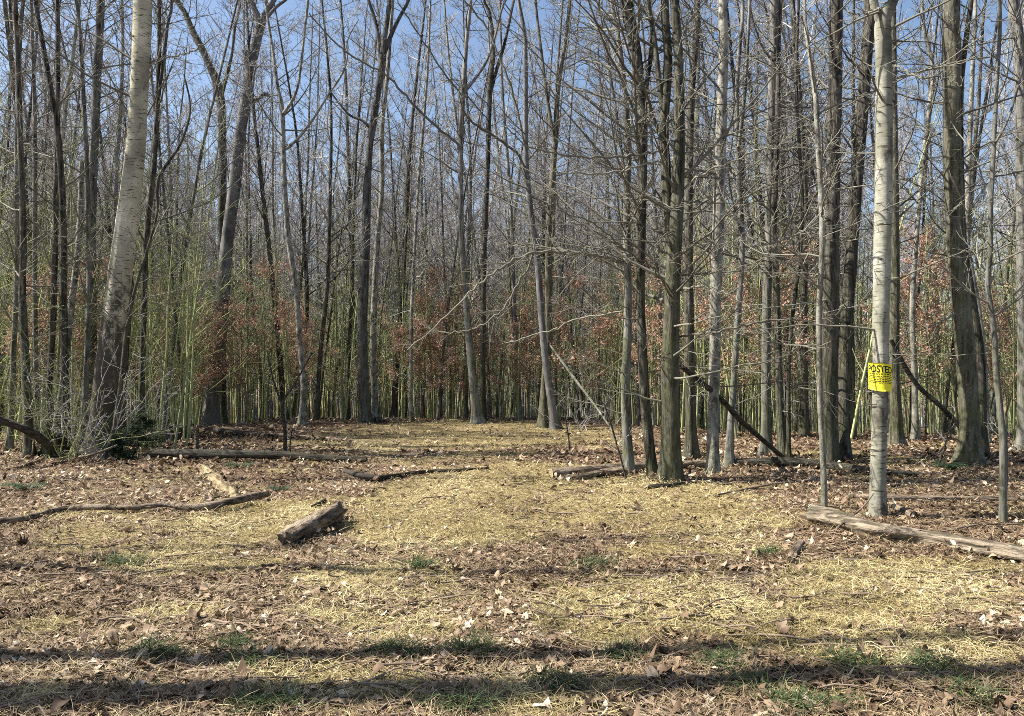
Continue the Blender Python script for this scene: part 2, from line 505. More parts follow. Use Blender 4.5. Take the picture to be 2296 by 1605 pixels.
# ------------------------------------------------------------------ growing branches
def spawn(rng, P, R, n, t0, t1, lr, ang, up, jit, npts, rr, rtip, horiz=False, lens=None, lo=.55, pw=1.0):
    M, N = P.shape[:2]
    own = np.repeat(np.arange(M), n)
    t = t0 + (t1 - t0) * ((np.tile(np.arange(n), M) + rng.random(M * n)) / n) ** pw
    f = t * (N - 1)
    i = np.clip(f.astype(int), 0, N - 2)
    w = (f - i)[:, None]
    base = P[own, i] * (1 - w) + P[own, i + 1] * w
    rad = R[own, i] * (1 - w[:, 0]) + R[own, i + 1] * w[:, 0]
    tan = ortho(P[own, i + 1] - P[own, i])
    rv = rng.normal(size=(M * n, 3))
    if horiz: rv[:, 2] *= .15
    perp = ortho(rv - (rv * tan).sum(-1, keepdims=True) * tan)
    a = rng.normal(ang, .22, M * n)[:, None]
    d = np.cos(a) * tan + np.sin(a) * perp
    if lens is None:
        LP = np.linalg.norm(np.diff(P, axis=1), axis=-1).sum(1)
        L = LP[own] * lr * (1 - .55 * (t - t0) / max(t1 - t0, 1e-6)) * (lo + (1.3 - lo) * rng.random(M * n))
    else:
        L = lens(t) * (lo + (1.3 - lo) * rng.random(M * n))
    st = (L / (npts - 1))[:, None]
    C = np.zeros((M * n, npts, 3))
    C[:, 0] = base
    for j in range(1, npts):
        d = ortho(d + rng.normal(0, jit, d.shape) + np.array([0, 0, up]))
        C[:, j] = C[:, j - 1] + d * st
    r0 = np.minimum(rad * rr, .004 + L * .009)
    r0 = np.maximum(r0, rtip * 1.1)
    CR = r0[:, None] * (1 - np.linspace(0, 1, npts)[None] ** .8) + rtip * np.linspace(0, 1, npts)[None] ** .8
    return C, CR

def proto_tree(seed, H, r, start, npri, spread, up, lean=0.0, fine=1.0):
    """free-standing bare woodland tree at the origin; returns trunk geometry and twig geometry"""
    rng = np.random.default_rng(seed)
    n = 22
    t = np.linspace(0, 1, n)
    az = rng.random() * 6.28
    sway = np.cumsum(np.cumsum(rng.normal(0, .022, (n, 2)), 0), 0) * H / 22
    sway -= sway[0]
    P = np.stack([np.cos(az) * lean * t * H + sway[:, 0], np.sin(az) * lean * t * H + sway[:, 1], t * H - .15], -1)
    R = r * (1 - t) ** .75 + .012
    R = R + r * .55 * np.exp(-t * H / .25)
    trunk = Geo()
    trunk.tubes(P, R, 9, wob=1 + .05 * rng.normal(size=(1, n, 9)))
    tw = Geo()
    A, AR = spawn(rng, P[None], R[None], npri, start, .97, 0, .95, up, .10, 9, .5, .006, True, lens=lambda q: spread * (1.15 - q * .75))
    big = Geo()
    B, BR = spawn(rng, A, AR, int(6 * fine), .18, .97, .42, .75, .03, .13, 6, .6, .0042)
    C, CR = spawn(rng, B, BR, int(5 * fine), .15, 1.0, .48, .7, .02, .14, 4, .65, .0034)
    # short dead stubs on the clear stem
    D, DR = spawn(rng, P[None], R[None], int(npri * .5), .06, start + .1, 0, 1.35, -.02, .12, 5, .22, .004, True, lens=lambda q: .9 + 0 * q, lo=.2)
    E, ER = spawn(rng, D, DR, 3, .2, 1, .5, .8, 0, .15, 4, .6, .003)
    # a fork now and then
    trunk.tubes(A[:max(3, npri // 5)], AR[:max(3, npri // 5)], 5)
    tw.tubes(A[max(3, npri // 5):], AR[max(3, npri // 5):], 5)
    tw.tubes(B, BR, 3); tw.tubes(C, CR, 3); tw.tubes(D, DR, 4); tw.tubes(E, ER, 3)
    return trunk, tw, (P, R, A, AR, B, BR, C, CR)

def proto_sapling(seed, H, r, n, leafy=False):
    rng = np.random.default_rng(seed)
    k = 12
    t = np.linspace(0, 1, k)
    sway = np.cumsum(np.cumsum(rng.normal(0, .02, (k, 2)), 0), 0) * H / 8
    az, ln = rng.random() * 6.28, abs(rng.normal(0, .05))
    P = np.stack([np.cos(az) * ln * t * H + sway[:, 0] - sway[0, 0], np.sin(az) * ln * t * H + sway[:, 1] - sway[0, 1], t * H - .05], -1)
    R = r * (1 - t) ** .8 + .004
    stem = Geo(); stem.tubes(P, R, 6)
    tw = Geo()
    A, AR = spawn(rng, P[None], R[None], n, .18, .98, 0, .85, .05, .12, 6, .55, .0035, True, lens=lambda q: (1.5 if not leafy else 1.7) * (1.1 - q * .8) * H / 5)
    B, BR = spawn(rng, A, AR, 4, .2, 1, .45, .75, .02, .15, 4, .65, .003)
    tw.tubes(A, AR, 4); tw.tubes(B, BR, 3)
    lf = None
    if leafy:
        lf = Geo()
        tips = np.vstack([B[:, 1:].reshape(-1, 3), A[:, 3:].reshape(-1, 3)])
        tips = tips[tips[:, 2] < H * .85]
        sel = tips[rng.integers(0, len(tips), 2300)] + rng.normal(0, .06, (2300, 3))
        leaves(lf, sel[:, 0], sel[:, 1], .03 + .04 * rng.random(2300), rng, 0, rng.random(2300), tilt=.9, z=sel[:, 2])
    return stem, tw, lf, (P, R, A, AR, B, BR)

# ------------------------------------------------------------------ trees one can tell apart, drawn after the photograph
# path: (x, y, width) from the foot upwards as seen in the photograph; depth from where the foot meets the ground unless given
HERO = []
def hero(name, label, mat, path, depth=None, top=17.0, nb=26, b0=.35, blen=2.2, bang=1.1, bup=.03, twig=None, forks=(), limbs=(), sides=18, dead=0, rough=.05, seed=None, sub=6, flare=.7, wander=.05, cut=False):
    rng = np.random.default_rng(seed if seed is not None else len(HERO) * 13 + 5)
    xd, yd, w0 = path[0]
    if depth is None:
        foot = on_ground(xd, yd)
        Y = foot[1]
    else:
        Y = depth
        foot = at(xd, yd, Y)
        foot[2] = gz(foot[0], Y)
    root = thing(name, label, "tree", foot)
    pts, rad = [foot + np.array([0, 0, -.12])], [w0 / 2 * KD / F_PX * Y]
    drift = 0
    for (a, b, w) in path[1:]:
        drift += rng.normal(0, 1) * wander
        p = at(a, b, Y + drift)
        pts.append(p); rad.append(w / 2 * KD / F_PX * Y)
    pts[0][0] = foot[0]
    trunk = Geo()
    def column(pp, rr, k, top_h=None, base_flare=0, rgh=rough):
        pp = [np.array(p) for p in pp]; rr = list(rr)
        if top_h is not None and pp[-1][2] < top_h - 1:
            d = ortho(pp[-1] - pp[-2]); d = ortho(d + np.array([0, 0, .8]))
            n_ext = 4
            hgap = top_h - pp[-1][2]
            r0 = rr[-1]
            for j in range(1, n_ext + 1):
                pp.append(pp[-1] + d * hgap / n_ext / max(d[2], .4) + np.array([*rng.normal(0, .12, 2), 0]))
                rr.append(r0 * (1 - j / n_ext) ** .8 + .012)
        L = sum(np.linalg.norm(pp[i + 1] - pp[i]) for i in range(len(pp) - 1))
        n = int(min(max(L / .12, 14), 150))
        C = catmull(pp, n); Rr = np.maximum(catmull(np.array(rr)[:, None], n)[:, 0], .004)
        h = C[:, 2] - C[0, 2]
        ang = np.arange(k) * 2 * math.pi / k
        wob = np.ones((1, n, k))
        for q in range(5):
            f, kz, ph = rng.integers(2, 7), rng.uniform(.5, 5), rng.random(2) * 6.28
            wob[0] += rgh * .5 * np.sin(f * ang[None] + kz * h[:, None] + ph[0]) * np.sin(kz * .7 * h[:, None] + ph[1])
        wob[0] += rgh * .35 * rng.normal(size=(n, k))
        if base_flare:
            lob = 1 + .55 * np.cos(rng.integers(3, 6) * ang + rng.random() * 6.28)
            wob[0] += base_flare * np.exp(-np.maximum(h - .1, 0) / .24)[:, None] * lob[None]
        trunk.tubes(C - foot, Rr, k, wob=wob)
        return C - foot, Rr
    Ps, Rs = column(pts, rad, sides, None if cut else top, flare)
    allP = [(Ps, Rs)]
    for fk in forks:                                     # leaders that leave the trunk
        fp = [at(a, b, Y) for a, b, w in fk["p"]]
        fr = [w / 2 * KD / F_PX * Y for a, b, w in fk["p"]]
        allP.append(column(fp, fr, max(10, sides - 6), fk.get("top"), 0))
    link("trunk", trunk.mesh("trunk", mat), root)
    tw = Geo()
    tmat = M_TWIGH
    for lb in limbs:                                     # single boughs seen in the photograph
        lp = [at(a, b, Y + dy) for a, b, w, dy in lb]
        lr_ = [max(w / 2 * KD / F_PX * Y, .004) for a, b, w, dy in lb]
        n = 6 * len(lp)
        C = catmull(lp, n) - foot; Rr = np.maximum(catmull(np.array(lr_)[:, None], n)[:, 0], .003)
        C[1:] += rng.normal(0, .012, (n - 1, 3))
        lg = Geo(); lg.tubes(C, Rr, 7)
        B, BR = spawn(rng, C[None], Rr[None], max(6, int(n * .5)), .15, 1, .18, .8, .01, .14, 5, .6, .0028)
        D, DR = spawn(rng, B, BR, 4, .2, 1, .5, .7, .01, .15, 4, .65, .0024)
        lg.tubes(B, BR, 3); lg.tubes(D, DR, 3)
        link("limb", lg.mesh("limb", tmat), root)
    for (C, Rr) in allP:
        if nb and C[-1, 2] - C[0, 2] > 2:
            m = nb if C is Ps else max(6, nb // 3)
            A, AR = spawn(rng, C[None], Rr[None], int(m * .85) + 1, b0, .97, 0, bang, bup, .10, 9, .4, .005, True, lens=lambda q: blen * (1.1 - .5 * q), lo=.4, pw=1.6)
            B, BR = spawn(rng, A, AR, sub, .15, .98, .40, .75, .02, .13, 6, .6, .0036)
            D, DR = spawn(rng, B, BR, 4, .15, 1, .48, .7, .02, .15, 4, .65, .0028)
            tw.tubes(A, AR, 5); tw.tubes(B, BR, 3); tw.tubes(D, DR, 3)
        if dead and C is Ps:                             # long fine dead branches low on the stem
            A, AR = spawn(rng, C[None], Rr[None], max(4, int(dead * .7)), .10, .55, 0, 1.45, -.008, .085, 10, .16, .003, True, lens=lambda q: 1.9 + 0 * q, lo=.2)
            B, BR = spawn(rng, A, AR, 5, .2, .98, .38, .75, .0, .13, 6, .6, .0028)
            D, DR = spawn(rng, B, BR, 3, .2, 1, .5, .7, .0, .15, 4, .65, .0024)
            tw.tubes(A, AR, 5); tw.tubes(B, BR, 3); tw.tubes(D, DR, 3)
    if tw.n:
        link("crown", tw.mesh("crown", tmat), root)
    HERO.append((root, xd, Y))
    return root

# --- left grove
hero("birch_tree", "leaning white birch with peeling bark and black marks above the brush", M_BIRCH,
     [(222, 1022, 52), (228, 930, 46), (240, 835, 50), (258, 700, 50), (280, 535, 48), (302, 350, 42), (312, 200, 38), (320, 0, 40)], nb=14, b0=.5, sides=26, top=19, blen=2.6, rough=.03,
     limbs=[[(332, 140, 4, 0), (375, 128, 3.5, -.2), (420, 120, 3, -.4), (455, 100, 2.5, -.5), (490, 75, 2, -.6)]])
hero("forest_tree", "dark straight trunk close behind the leaning birch, in its shade", M_DARK,
     [(262, 1000, 34), (268, 850, 30), (285, 650, 26), (292, 450, 22), (300, 250, 18), (312, 0, 16)], depth=16.2, top=11.5, nb=13, b0=.4, sides=14)
hero("forest_tree", "slim dark stem with fine forks standing between the birch and the beech", M_DARK,
     [(312, 985, 15), (318, 850, 13), (322, 700, 13), (328, 535, 13), (343, 390, 12), (352, 250, 11), (357, 100, 10), (357, 0, 9)], depth=16.5, nb=26, b0=.25, sides=10, blen=1.8, bup=.08, dead=8,
     forks=[dict(p=[(352, 240, 9), (364, 150, 8), (375, 60, 7), (384, 0, 6)], top=14)])
hero("forest_tree", "broken pale snag with a mossy top leaning in the brush", M_PALE,
     [(122, 1005, 16), (130, 935, 15), (147, 818, 14), (158, 700, 14), (168, 620, 13), (178, 520, 13), (183, 362, 11)], nb=0, sides=12, dead=10, cut=True)
hero("forest_tree", "black crooked stem rising out of the mossy stump", M_DARK,
     [(66, 1000, 20), (62, 930, 18), (56, 800, 17), (50, 650, 15), (52, 535, 14), (45, 300, 12), (38, 100, 10), (34, 0, 9)], depth=14.0, top=11.5, nb=22, b0=.2, sides=12, dead=14, bup=.05, blen=1.9)
hero("forest_tree", "dark tapering stem leaning outwards from the brushy grove", M_DARK,
     [(150, 1010, 18), (146, 850, 16), (142, 650, 15), (141, 480, 14), (131, 320, 13), (112, 190, 11), (90, 67, 9), (80, 0, 8)], depth=14.6, top=11.5, nb=22, b0=.2, sides=12, dead=14, bup=.06, blen=1.8)
hero("forest_tree", "straight black stem in the middle of the brushy grove", M_DARK,
     [(108, 990, 14), (112, 850, 13), (120, 700, 13), (124, 535, 12), (128, 300, 11), (130, 130, 10), (128, 0, 9)], depth=15.2, top=11.5, nb=22, b0=.2, sides=10, dead=10, bup=.06, blen=1.8)
hero("forest_tree", "thin grey stem nearest the photo's edge beside the grove", M_GREY,
     [(22, 1000, 13), (30, 800, 12), (38, 600, 11), (38, 400, 10), (40, 200, 9), (52, 0, 8)], depth=15.0, top=11.5, nb=22, b0=.2, sides=10, dead=10, blen=1.8)
hero("forest_tree", "thin upright grey stem between the black crooked stem and the snag", M_GREY,
     [(84, 985, 11), (80, 800, 10), (78, 600, 10), (78, 300, 9), (74, 130, 8), (70, 0, 7)], depth=16.0, top=11.5, nb=21, b0=.25, sides=9, dead=8, blen=1.7)
hero("forest_tree", "tall dark trunk showing above the grove beside the birch top", M_GREY,
     [(205, 985, 24), (206, 800, 22), (204, 600, 20), (208, 400, 19), (216, 200, 18), (226, 0, 17)], depth=18.5, top=11.5, nb=22, b0=.35, sides=12, dead=8)
hero("forest_tree", "slim leaning stem crossing in front of the birch foot", M_DARK,
     [(238, 1030, 13), (258, 950, 11), (272, 850, 10), (284, 740, 9), (305, 640, 7), (330, 560, 6), (352, 480, 5)], nb=24, b0=.3, sides=9, blen=1.5, bup=.05, top=7, dead=10)
hero("forest_tree", "grey stem with dark knots standing just before the birch", M_GREY,
     [(182, 1015, 15), (190, 900, 13), (196, 760, 12), (200, 600, 11), (196, 420, 10), (186, 200, 9), (170, 0, 8)], depth=14.9, top=11.5, nb=19, b0=.25, sides=10, dead=12, blen=1.8)
# --- beech and the clearing's far edge
hero("beech_tree", "tall smooth grey forked trunk with a broken side stub", M_BEECH,
     [(474, 955, 40), (480, 850, 36), (494, 720, 33), (504, 600, 29), (510, 535, 27), (525, 420, 27), (538, 300, 25), (553, 215, 24), (566, 130, 23), (585, 55, 19), (598, 25, 14), (612, 0, 14)], nb=16, b0=.55, sides=22, top=18, rough=.03,
     forks=[dict(p=[(560, 165, 16), (553, 140, 14), (549, 114, 12)]), dict(p=[(584, 58, 15), (574, 30, 14), (562, 0, 13)], top=17), dict(p=[(562, 232, 9), (578, 222, 8), (592, 211, 9), (604, 213, 4)]), dict(p=[(598, 40, 8), (620, 15, 7), (640, 0, 6)], top=15)])
hero("forest_tree", "dark mossy trunk curving up behind the forked beech", M_MOSS,
     [(497, 950, 20), (497, 700, 19), (497, 500, 18), (499, 400, 18), (498, 300, 17), (493, 215, 18), (478, 165, 17), (458, 120, 16), (432, 70, 14), (415, 30, 12), (397, 0, 11)], depth=26, nb=20, b0=.5, sides=14,
     forks=[dict(p=[(496, 215, 9), (508, 170, 8), (520, 120, 6)], top=16)])
hero("forest_tree", "pale thin tree with a high fork standing beyond the young forked sapling", M_PALE,
     [(675, 955, 15), (680, 868, 13), (672, 768, 12), (663, 645, 12), (645, 520, 12), (636, 380, 11), (633, 250, 10), (622, 195, 8), (614, 130, 7), (600, 40, 6)], nb=22, b0=.4, sides=12, blen=2.4, bup=.05,
     forks=[dict(p=[(635, 255, 8), (655, 225, 7), (668, 190, 6), (676, 130, 6), (684, 60, 5)], top=15), dict(p=[(640, 335, 7), (668, 310, 6), (700, 270, 5), (735, 215, 4)], top=12)])
hero("forest_tree", "stout grey trunk, darker of the twin trunks behind the clearing", M_GREY,
     [(820, 948, 24), (814, 850, 24), (812, 735, 23), (814, 650, 23), (820, 535, 20), (822, 430, 18), (828, 333, 15), (834, 290, 17), (848, 200, 15), (856, 150, 17), (862, 83, 12), (872, 0, 11)], nb=20, b0=.4, sides=16, blen=2.6,
     forks=[dict(p=[(852, 150, 10), (850, 100, 9), (842, 50, 8), (826, 0, 7)], top=15), dict(p=[(858, 130, 10), (876, 80, 9), (895, 40, 8), (916, 0, 7)], top=15), dict(p=[(832, 290, 7), (812, 270, 6), (780, 255, 5), (740, 205, 4)])])
hero("forest_tree", "slim pale trunk, lighter of the twin trunks behind the clearing", M_PALE,
     [(842, 940, 17), (838, 860, 14), (836, 770, 14), (840, 650, 14), (846, 535, 12), (856, 420, 11), (856, 290, 10), (868, 170, 9), (880, 0, 8)], depth=24.4, nb=22, b0=.4, sides=12)
hero("forest_tree", "slender dark tree at the clearing's edge, forking high against the sky", M_GREY,
     [(1072, 950, 22), (1062, 870, 19), (1050, 745, 16), (1043, 640, 14), (1035, 535, 13), (1032, 420, 13), (1033, 300, 12), (1038, 205, 12), (1045, 100, 9), (1055, 0, 8)], nb=22, b0=.4, sides=14, blen=2.6,
     forks=[dict(p=[(1038, 208, 8), (1062, 180, 7), (1092, 133, 6), (1110, 80, 5), (1125, 20, 5)], top=15)],
     limbs=[[(1031, 345, 6, 0), (1022, 320, 6, 0), (982, 287, 5.5, -.3), (925, 233, 5, -.6), (868, 170, 4.5, -.9), (815, 140, 4, -1.1), (765, 107, 3.5, -1.3), (690, 30, 3, -1.5)],
            [(1036, 215, 4, 0), (1000, 170, 4, -.3), (960, 110, 3.5, -.5), (920, 50, 3, -.7), (890, 0, 2.5, -.9)]])
hero("forest_tree", "thin straight tree touching the slender dark tree at its foot", M_DARK,
     [(1082, 950, 15), (1082, 800, 13), (1084, 650, 12), (1086, 535, 12), (1093, 367, 11), (1098, 200, 11), (1106, 110, 9), (1098, 33, 7), (1085, 0, 6)], depth=24, nb=26, b0=.35, sides=12, blen=2.4,
     forks=[dict(p=[(1097, 215, 8), (1115, 150, 8), (1132, 93, 7), (1152, 0, 6)], top=16)])
hero("forest_tree", "sloping smooth trunk, inner of the crossing pair behind the clearing", M_BEECH,
     [(1246, 962, 20), (1236, 900, 18), (1222, 802, 16), (1213, 702, 15), (1203, 568, 14), (1190, 480, 13), (1182, 400, 12), (1178, 317, 12), (1178, 200, 11), (1176, 83, 9), (1162, 0, 8)], nb=24, b0=.35, sides=14, blen=2.6,
     limbs=[[(1182, 420, 6, 0), (1165, 352, 6, -.1), (1115, 310, 5.5, -.5), (1065, 280, 5, -.8), (1042, 253, 4, -1), (1032, 225, 3, -1.1), (1028, 200, 2.5, -1.1)], [(1178, 330, 5, 0), (1150, 210, 5, -.2), (1120, 130, 4, -.3), (1090, 60, 4, -.3), (1040, 0, 3, -.4)]])
hero("forest_tree", "mossy upright trunk, outer of the crossing pair behind the clearing", M_MOSS,
     [(1218, 962, 22), (1220, 880, 19), (1229, 760, 17), (1229, 650, 16), (1230, 535, 15), (1238, 400, 14), (1245, 300, 12), (1252, 190, 10), (1266, 100, 9), (1277, 0, 8)], depth=21.6, nb=26, b0=.3, sides=14, dead=10,
     forks=[dict(p=[(1243, 320, 9), (1228, 230, 8), (1215, 130, 7), (1200, 0, 6)], top=15)])
# --- the clump before the log
hero("forest_tree", "grey barked trunk, thinnest at the foot of the clump by the cut log", M_GREY,
     [(1412, 1062, 24), (1404, 960, 22), (1402, 868, 20), (1407, 735, 19), (1406, 600, 18), (1405, 450, 16), (1408, 333, 15), (1400, 200, 12), (1385, 80, 10), (1370, 0, 9)], nb=30, b0=.3, sides=16, dead=20, twig=M_TWIGP, blen=2.4, flare=.3,
     limbs=[[(1400, 590, 7, 0), (1365, 578, 6.5, -.2), (1332, 572, 6, -.3), (1265, 565, 6, -.5), (1195, 568, 5.5, -.7), (1132, 595, 5, -.9), (1065, 645, 4.5, -1), (998, 712, 3.5, -1.1), (915, 782, 2.5, -1.2)],
            [(1195, 570, 5, -.7), (1158, 645, 4.5, -.6), (1118, 702, 4, -.5), (1065, 735, 3.5, -.4), (998, 745, 3, -.3), (952, 732, 2.5, -.2), (928, 702, 2, -.1)],
            [(1400, 697, 4, 0), (1298, 716, 3.5, .3), (1215, 746, 3, .5), (1130, 768, 2.5, .7)]])
hero("forest_tree", "dark trunk of the clump bending in from the thick leaning top", M_DARK,
     [(1466, 1070, 24), (1452, 968, 23), (1440, 802, 22), (1435, 668, 21), (1436, 535, 21), (1440, 400, 20), (1440, 267, 21), (1433, 180, 22), (1424, 110, 25), (1412, 50, 28), (1403, 0, 29)], nb=30, b0=.3, sides=18, dead=18, flare=.3, blen=2.6,
     forks=[dict(p=[(1440, 250, 11), (1452, 170, 10), (1462, 80, 9), (1452, 0, 9)], top=14)])
hero("forest_tree", "thickest trunk of the clump, lit olive on one side and forked above", M_MOSS,
     [(1503, 1078, 48), (1503, 960, 42), (1502, 835, 40), (1504, 735, 36), (1508, 640, 34), (1512, 560, 32), (1518, 450, 28), (1522, 330, 25), (1522, 200, 22), (1518, 80, 20), (1512, 0, 19)], nb=34, b0=.25, sides=22, dead=26, twig=M_TWIGP, flare=.35, blen=2.6,
     forks=[dict(p=[(1508, 600, 26), (1500, 500, 23), (1492, 380, 22), (1488, 290, 21), (1494, 200, 21), (1497, 120, 19), (1490, 0, 17)], top=15), dict(p=[(1488, 270, 12), (1478, 190, 12), (1467, 90, 11), (1453, 0, 10)], top=14)],
     limbs=[[(1490, 335, 6, 0), (1415, 350, 5, -.4), (1332, 353, 4.5, -.7), (1265, 347, 4, -.9), (1188, 330, 3, -1.1), (1132, 283, 2.5, -1.2)],
            [(1490, 360, 5, 0), (1398, 380, 4, -.6), (1315, 390, 3.5, -1), (1240, 385, 2.5, -1.3)],
            [(1524, 755, 5, 0), (1597, 745, 5, -.4), (1657, 732, 4.5, -.7), (1717, 720, 4, -.9), (1777, 718, 3.5, -1), (1867, 715, 2.5, -1.2)],
            [(1520, 430, 5, 0), (1580, 387, 5, -.4), (1647, 358, 4, -.7), (1697, 337, 4, -.8), (1743, 333, 3.5, -.9), (1823, 333, 2.5, -1)],
            [(1495, 640, 4, 0), (1450, 590, 4, -.5), (1400, 560, 3.5, -.9), (1330, 500, 3, -1.1), (1250, 470, 2.5, -1.2)],
            [(1520, 650, 4, 0), (1570, 640, 4, -.6), (1620, 655, 3, -.9), (1680, 690, 2.5, -1.1)]])
hero("forest_tree", "dark upright trunk directly behind the thickest trunk of the clump", M_DARK,
     [(1550, 1028, 25), (1547, 870, 23), (1544, 700, 22), (1543, 535, 20), (1545, 333, 18), (1550, 200, 16), (1558, 100, 15), (1562, 0, 14)], depth=13.9, nb=28, b0=.3, sides=16, dead=16)
hero("forest_tree", "tall straight trunk pale on one side and dark on the other, by the log", M_PALE,
     [(1598, 1062, 28), (1598, 935, 25), (1602, 800, 25), (1604, 650, 25), (1610, 500, 26), (1614, 380, 25), (1618, 233, 23), (1622, 100, 22), (1620, 0, 20)], nb=24, b0=.4, sides=18, dead=18, twig=M_TWIGP, flare=.25, rough=.03)
hero("forest_tree", "slim crooked trunk with a fork, just right of the tall pale-sided one", M_GREY,
     [(1633, 1050, 17), (1638, 940, 15), (1644, 868, 14), (1652, 735, 14), (1663, 568, 13), (1660, 467, 12), (1653, 350, 11), (1652, 200, 10), (1658, 100, 9), (1664, 0, 8)], depth=12.9, nb=26, b0=.3, sides=12, dead=14,
     forks=[dict(p=[(1655, 330, 7), (1670, 200, 7), (1680, 0, 6)], top=13)])
hero("forest_tree", "grey trunk with many snapped side branches behind the dark fallen log", M_GREY,
     [(1717, 1020, 23), (1717, 868, 21), (1718, 700, 20), (1724, 535, 20), (1727, 333, 20), (1732, 167, 20), (1736, 0, 19)], nb=28, b0=.25, sides=16, dead=26, twig=M_TWIG,
     limbs=[[(1735, 222, 5, 0), (1797, 203, 4.5, -.2), (1863, 198, 4, -.3), (1930, 200, 3, -.4)], [(1738, 576, 5, 0), (1780, 585, 4, .2), (1832, 598, 3, .4)]])
hero("forest_tree", "dark narrow trunk touching the grey one with snapped branches", M_DARK,
     [(1754, 1028, 20), (1750, 940, 18), (1746, 868, 17), (1743, 735, 16), (1738, 600, 15), (1735, 480, 14), (1742, 300, 12), (1745, 100, 10), (1748, 0, 9)], depth=14.2, nb=24, b0=.3, sides=12, dead=12)
hero("forest_tree", "thin black stem tilting beside the dark narrow trunk", M_DARK,
     [(1767, 1024, 10), (1767, 900, 9), (1768, 820, 9), (1777, 702, 9), (1793, 568, 9), (1798, 450, 8), (1790, 300, 8), (1784, 150, 7), (1790, 0, 6)], depth=14.0, nb=24, b0=.3, sides=9, dead=8, blen=1.6)
hero("forest_tree", "thin pale winding stem with its foot beside the old log", M_PALE,
     [(1847, 1143, 13), (1846, 1060, 13), (1838, 900, 12), (1836, 760, 12), (1836, 680, 12), (1842, 560, 12), (1840, 433, 12), (1832, 310, 11), (1827, 210, 11), (1812, 110, 9), (1803, 0, 8)], nb=18, b0=.3, sides=12, dead=8, blen=1.3, top=10, twig=M_TWIGP, flare=.2)
hero("forest_tree", "thick furrowed dark trunk, stouter of the close pair", M_DARK,
     [(1860, 1038, 40), (1859, 950, 36), (1860, 800, 35), (1863, 650, 33), (1864, 500, 31), (1868, 350, 29), (1873, 180, 28), (1875, 0, 27)], nb=22, b0=.4, sides=22, dead=14, flare=.25)
hero("forest_tree", "leaning furrowed dark trunk, thinner of the close pair", M_DARK,
     [(1892, 1035, 30), (1890, 930, 26), (1894, 800, 27), (1900, 680, 27), (1910, 535, 27), (1920, 400, 27), (1932, 250, 26), (1942, 120, 26), (1950, 0, 25)], depth=13.6, nb=22, b0=.4, sides=20, dead=14, flare=.45)
sign_tree = hero("birch_tree", "pale birch trunk carrying the yellow sign, its foot by the old log", M_BIRCHY,
     [(1967, 1158, 34), (1968, 1050, 32), (1973, 868, 33), (1974, 760, 34), (1976, 640, 36), (1979, 500, 37), (1981, 350, 36), (1981, 200, 35), (1980, 120, 34), (1979, 50, 34), (1990, 15, 24), (2002, 0, 22)], nb=9, b0=.45, sides=26, dead=7, top=14, flare=.2, rough=.03, wander=0, blen=1.5,
     forks=[dict(p=[(1977, 60, 22), (1966, 25, 20), (1958, 0, 18)], top=12)],
     limbs=[[(1995, 135, 5, 0), (2023, 157, 4.5, -.2), (2063, 170, 4, -.4), (2110, 173, 3.5, -.5), (2155, 192, 2.5, -.6)], [(1978, 20, 5, 0), (1955, 25, 4, -.3), (1935, 33, 3, -.5), (1900, 30, 2, -.7)]])
hero("forest_tree", "stout mossy furrowed trunk with a wide foot beside the twin stem", M_MOSS,
     [(2172, 1040, 46), (2174, 930, 40), (2164, 800, 40), (2152, 640, 38), (2142, 535, 37), (2137, 400, 37), (2133, 250, 35), (2135, 133, 35), (2133, 0, 34)], nb=18, b0=.4, sides=24, dead=8, flare=.6, top=19)
hero("forest_tree", "dark stem leaning against the stout mossy furrowed trunk", M_DARK,
     [(2202, 1038, 24), (2200, 930, 20), (2197, 802, 19), (2184, 700, 17), (2168, 600, 15), (2160, 535, 13), (2155, 400, 11)], depth=13.9, nb=12, b0=.4, sides=14, top=12, flare=.5)
hero("forest_tree", "thin elbowed stem with a twin shoot near the log's far end", M_GREY,
     [(2248, 1172, 15), (2248, 1060, 14), (2246, 968, 13), (2233, 835, 13), (2227, 735, 12), (2214, 640, 11), (2220, 560, 10), (2220, 480, 10), (2227, 333, 9), (2233, 200, 9), (2240, 0, 8)], nb=22, b0=.3, sides=12, dead=8, blen=1.4, top=10, flare=.2,
     forks=[dict(p=[(2252, 1165, 5), (2256, 1080, 5), (2256, 990, 4), (2252, 930, 4)]), dict(p=[(2231, 320, 6), (2258, 270, 5), (2280, 200, 5), (2295, 140, 4)], top=8)])
hero("forest_tree", "rough grey trunk at the photo's edge beyond the elbowed stem", M_GREY,
     [(2300, 1030, 32), (2296, 800, 28), (2292, 535, 26), (2290, 300, 25), (2284, 120, 24), (2272, 0, 23)], depth=15, nb=18, b0=.4, sides=16)
hero("forest_tree", "brown lit trunk in the gap between the signed birch and the mossy trunk", M_MOSS,
     [(2010, 1012, 28), (2008, 930, 24), (2004, 800, 22), (2006, 600, 20), (2004, 400, 18), (2002, 200, 16), (2000, 0, 14)], depth=16.0, nb=24, b0=.35, sides=14, dead=10)
hero("forest_tree", "slim grey tree leaning outwards at the gap behind the signed birch", M_PALE,
     [(2052, 1005, 14), (2050, 850, 13), (2045, 700, 12), (2052, 560, 11), (2065, 400, 11), (2085, 230, 10), (2090, 150, 9), (2072, 70, 8), (2066, 0, 7)], depth=17.5, nb=26, b0=.3, sides=10, dead=10)
hero("forest_tree", "smooth sapling-thin trunk close behind the elbowed stem", M_PALE,
     [(2212, 1000, 15), (2206, 850, 14), (2196, 720, 13), (2176, 600, 13), (2168, 535, 12), (2172, 350, 11), (2180, 150, 9), (2185, 0, 8)], depth=17.0, nb=24, b0=.35, sides=10, dead=8)

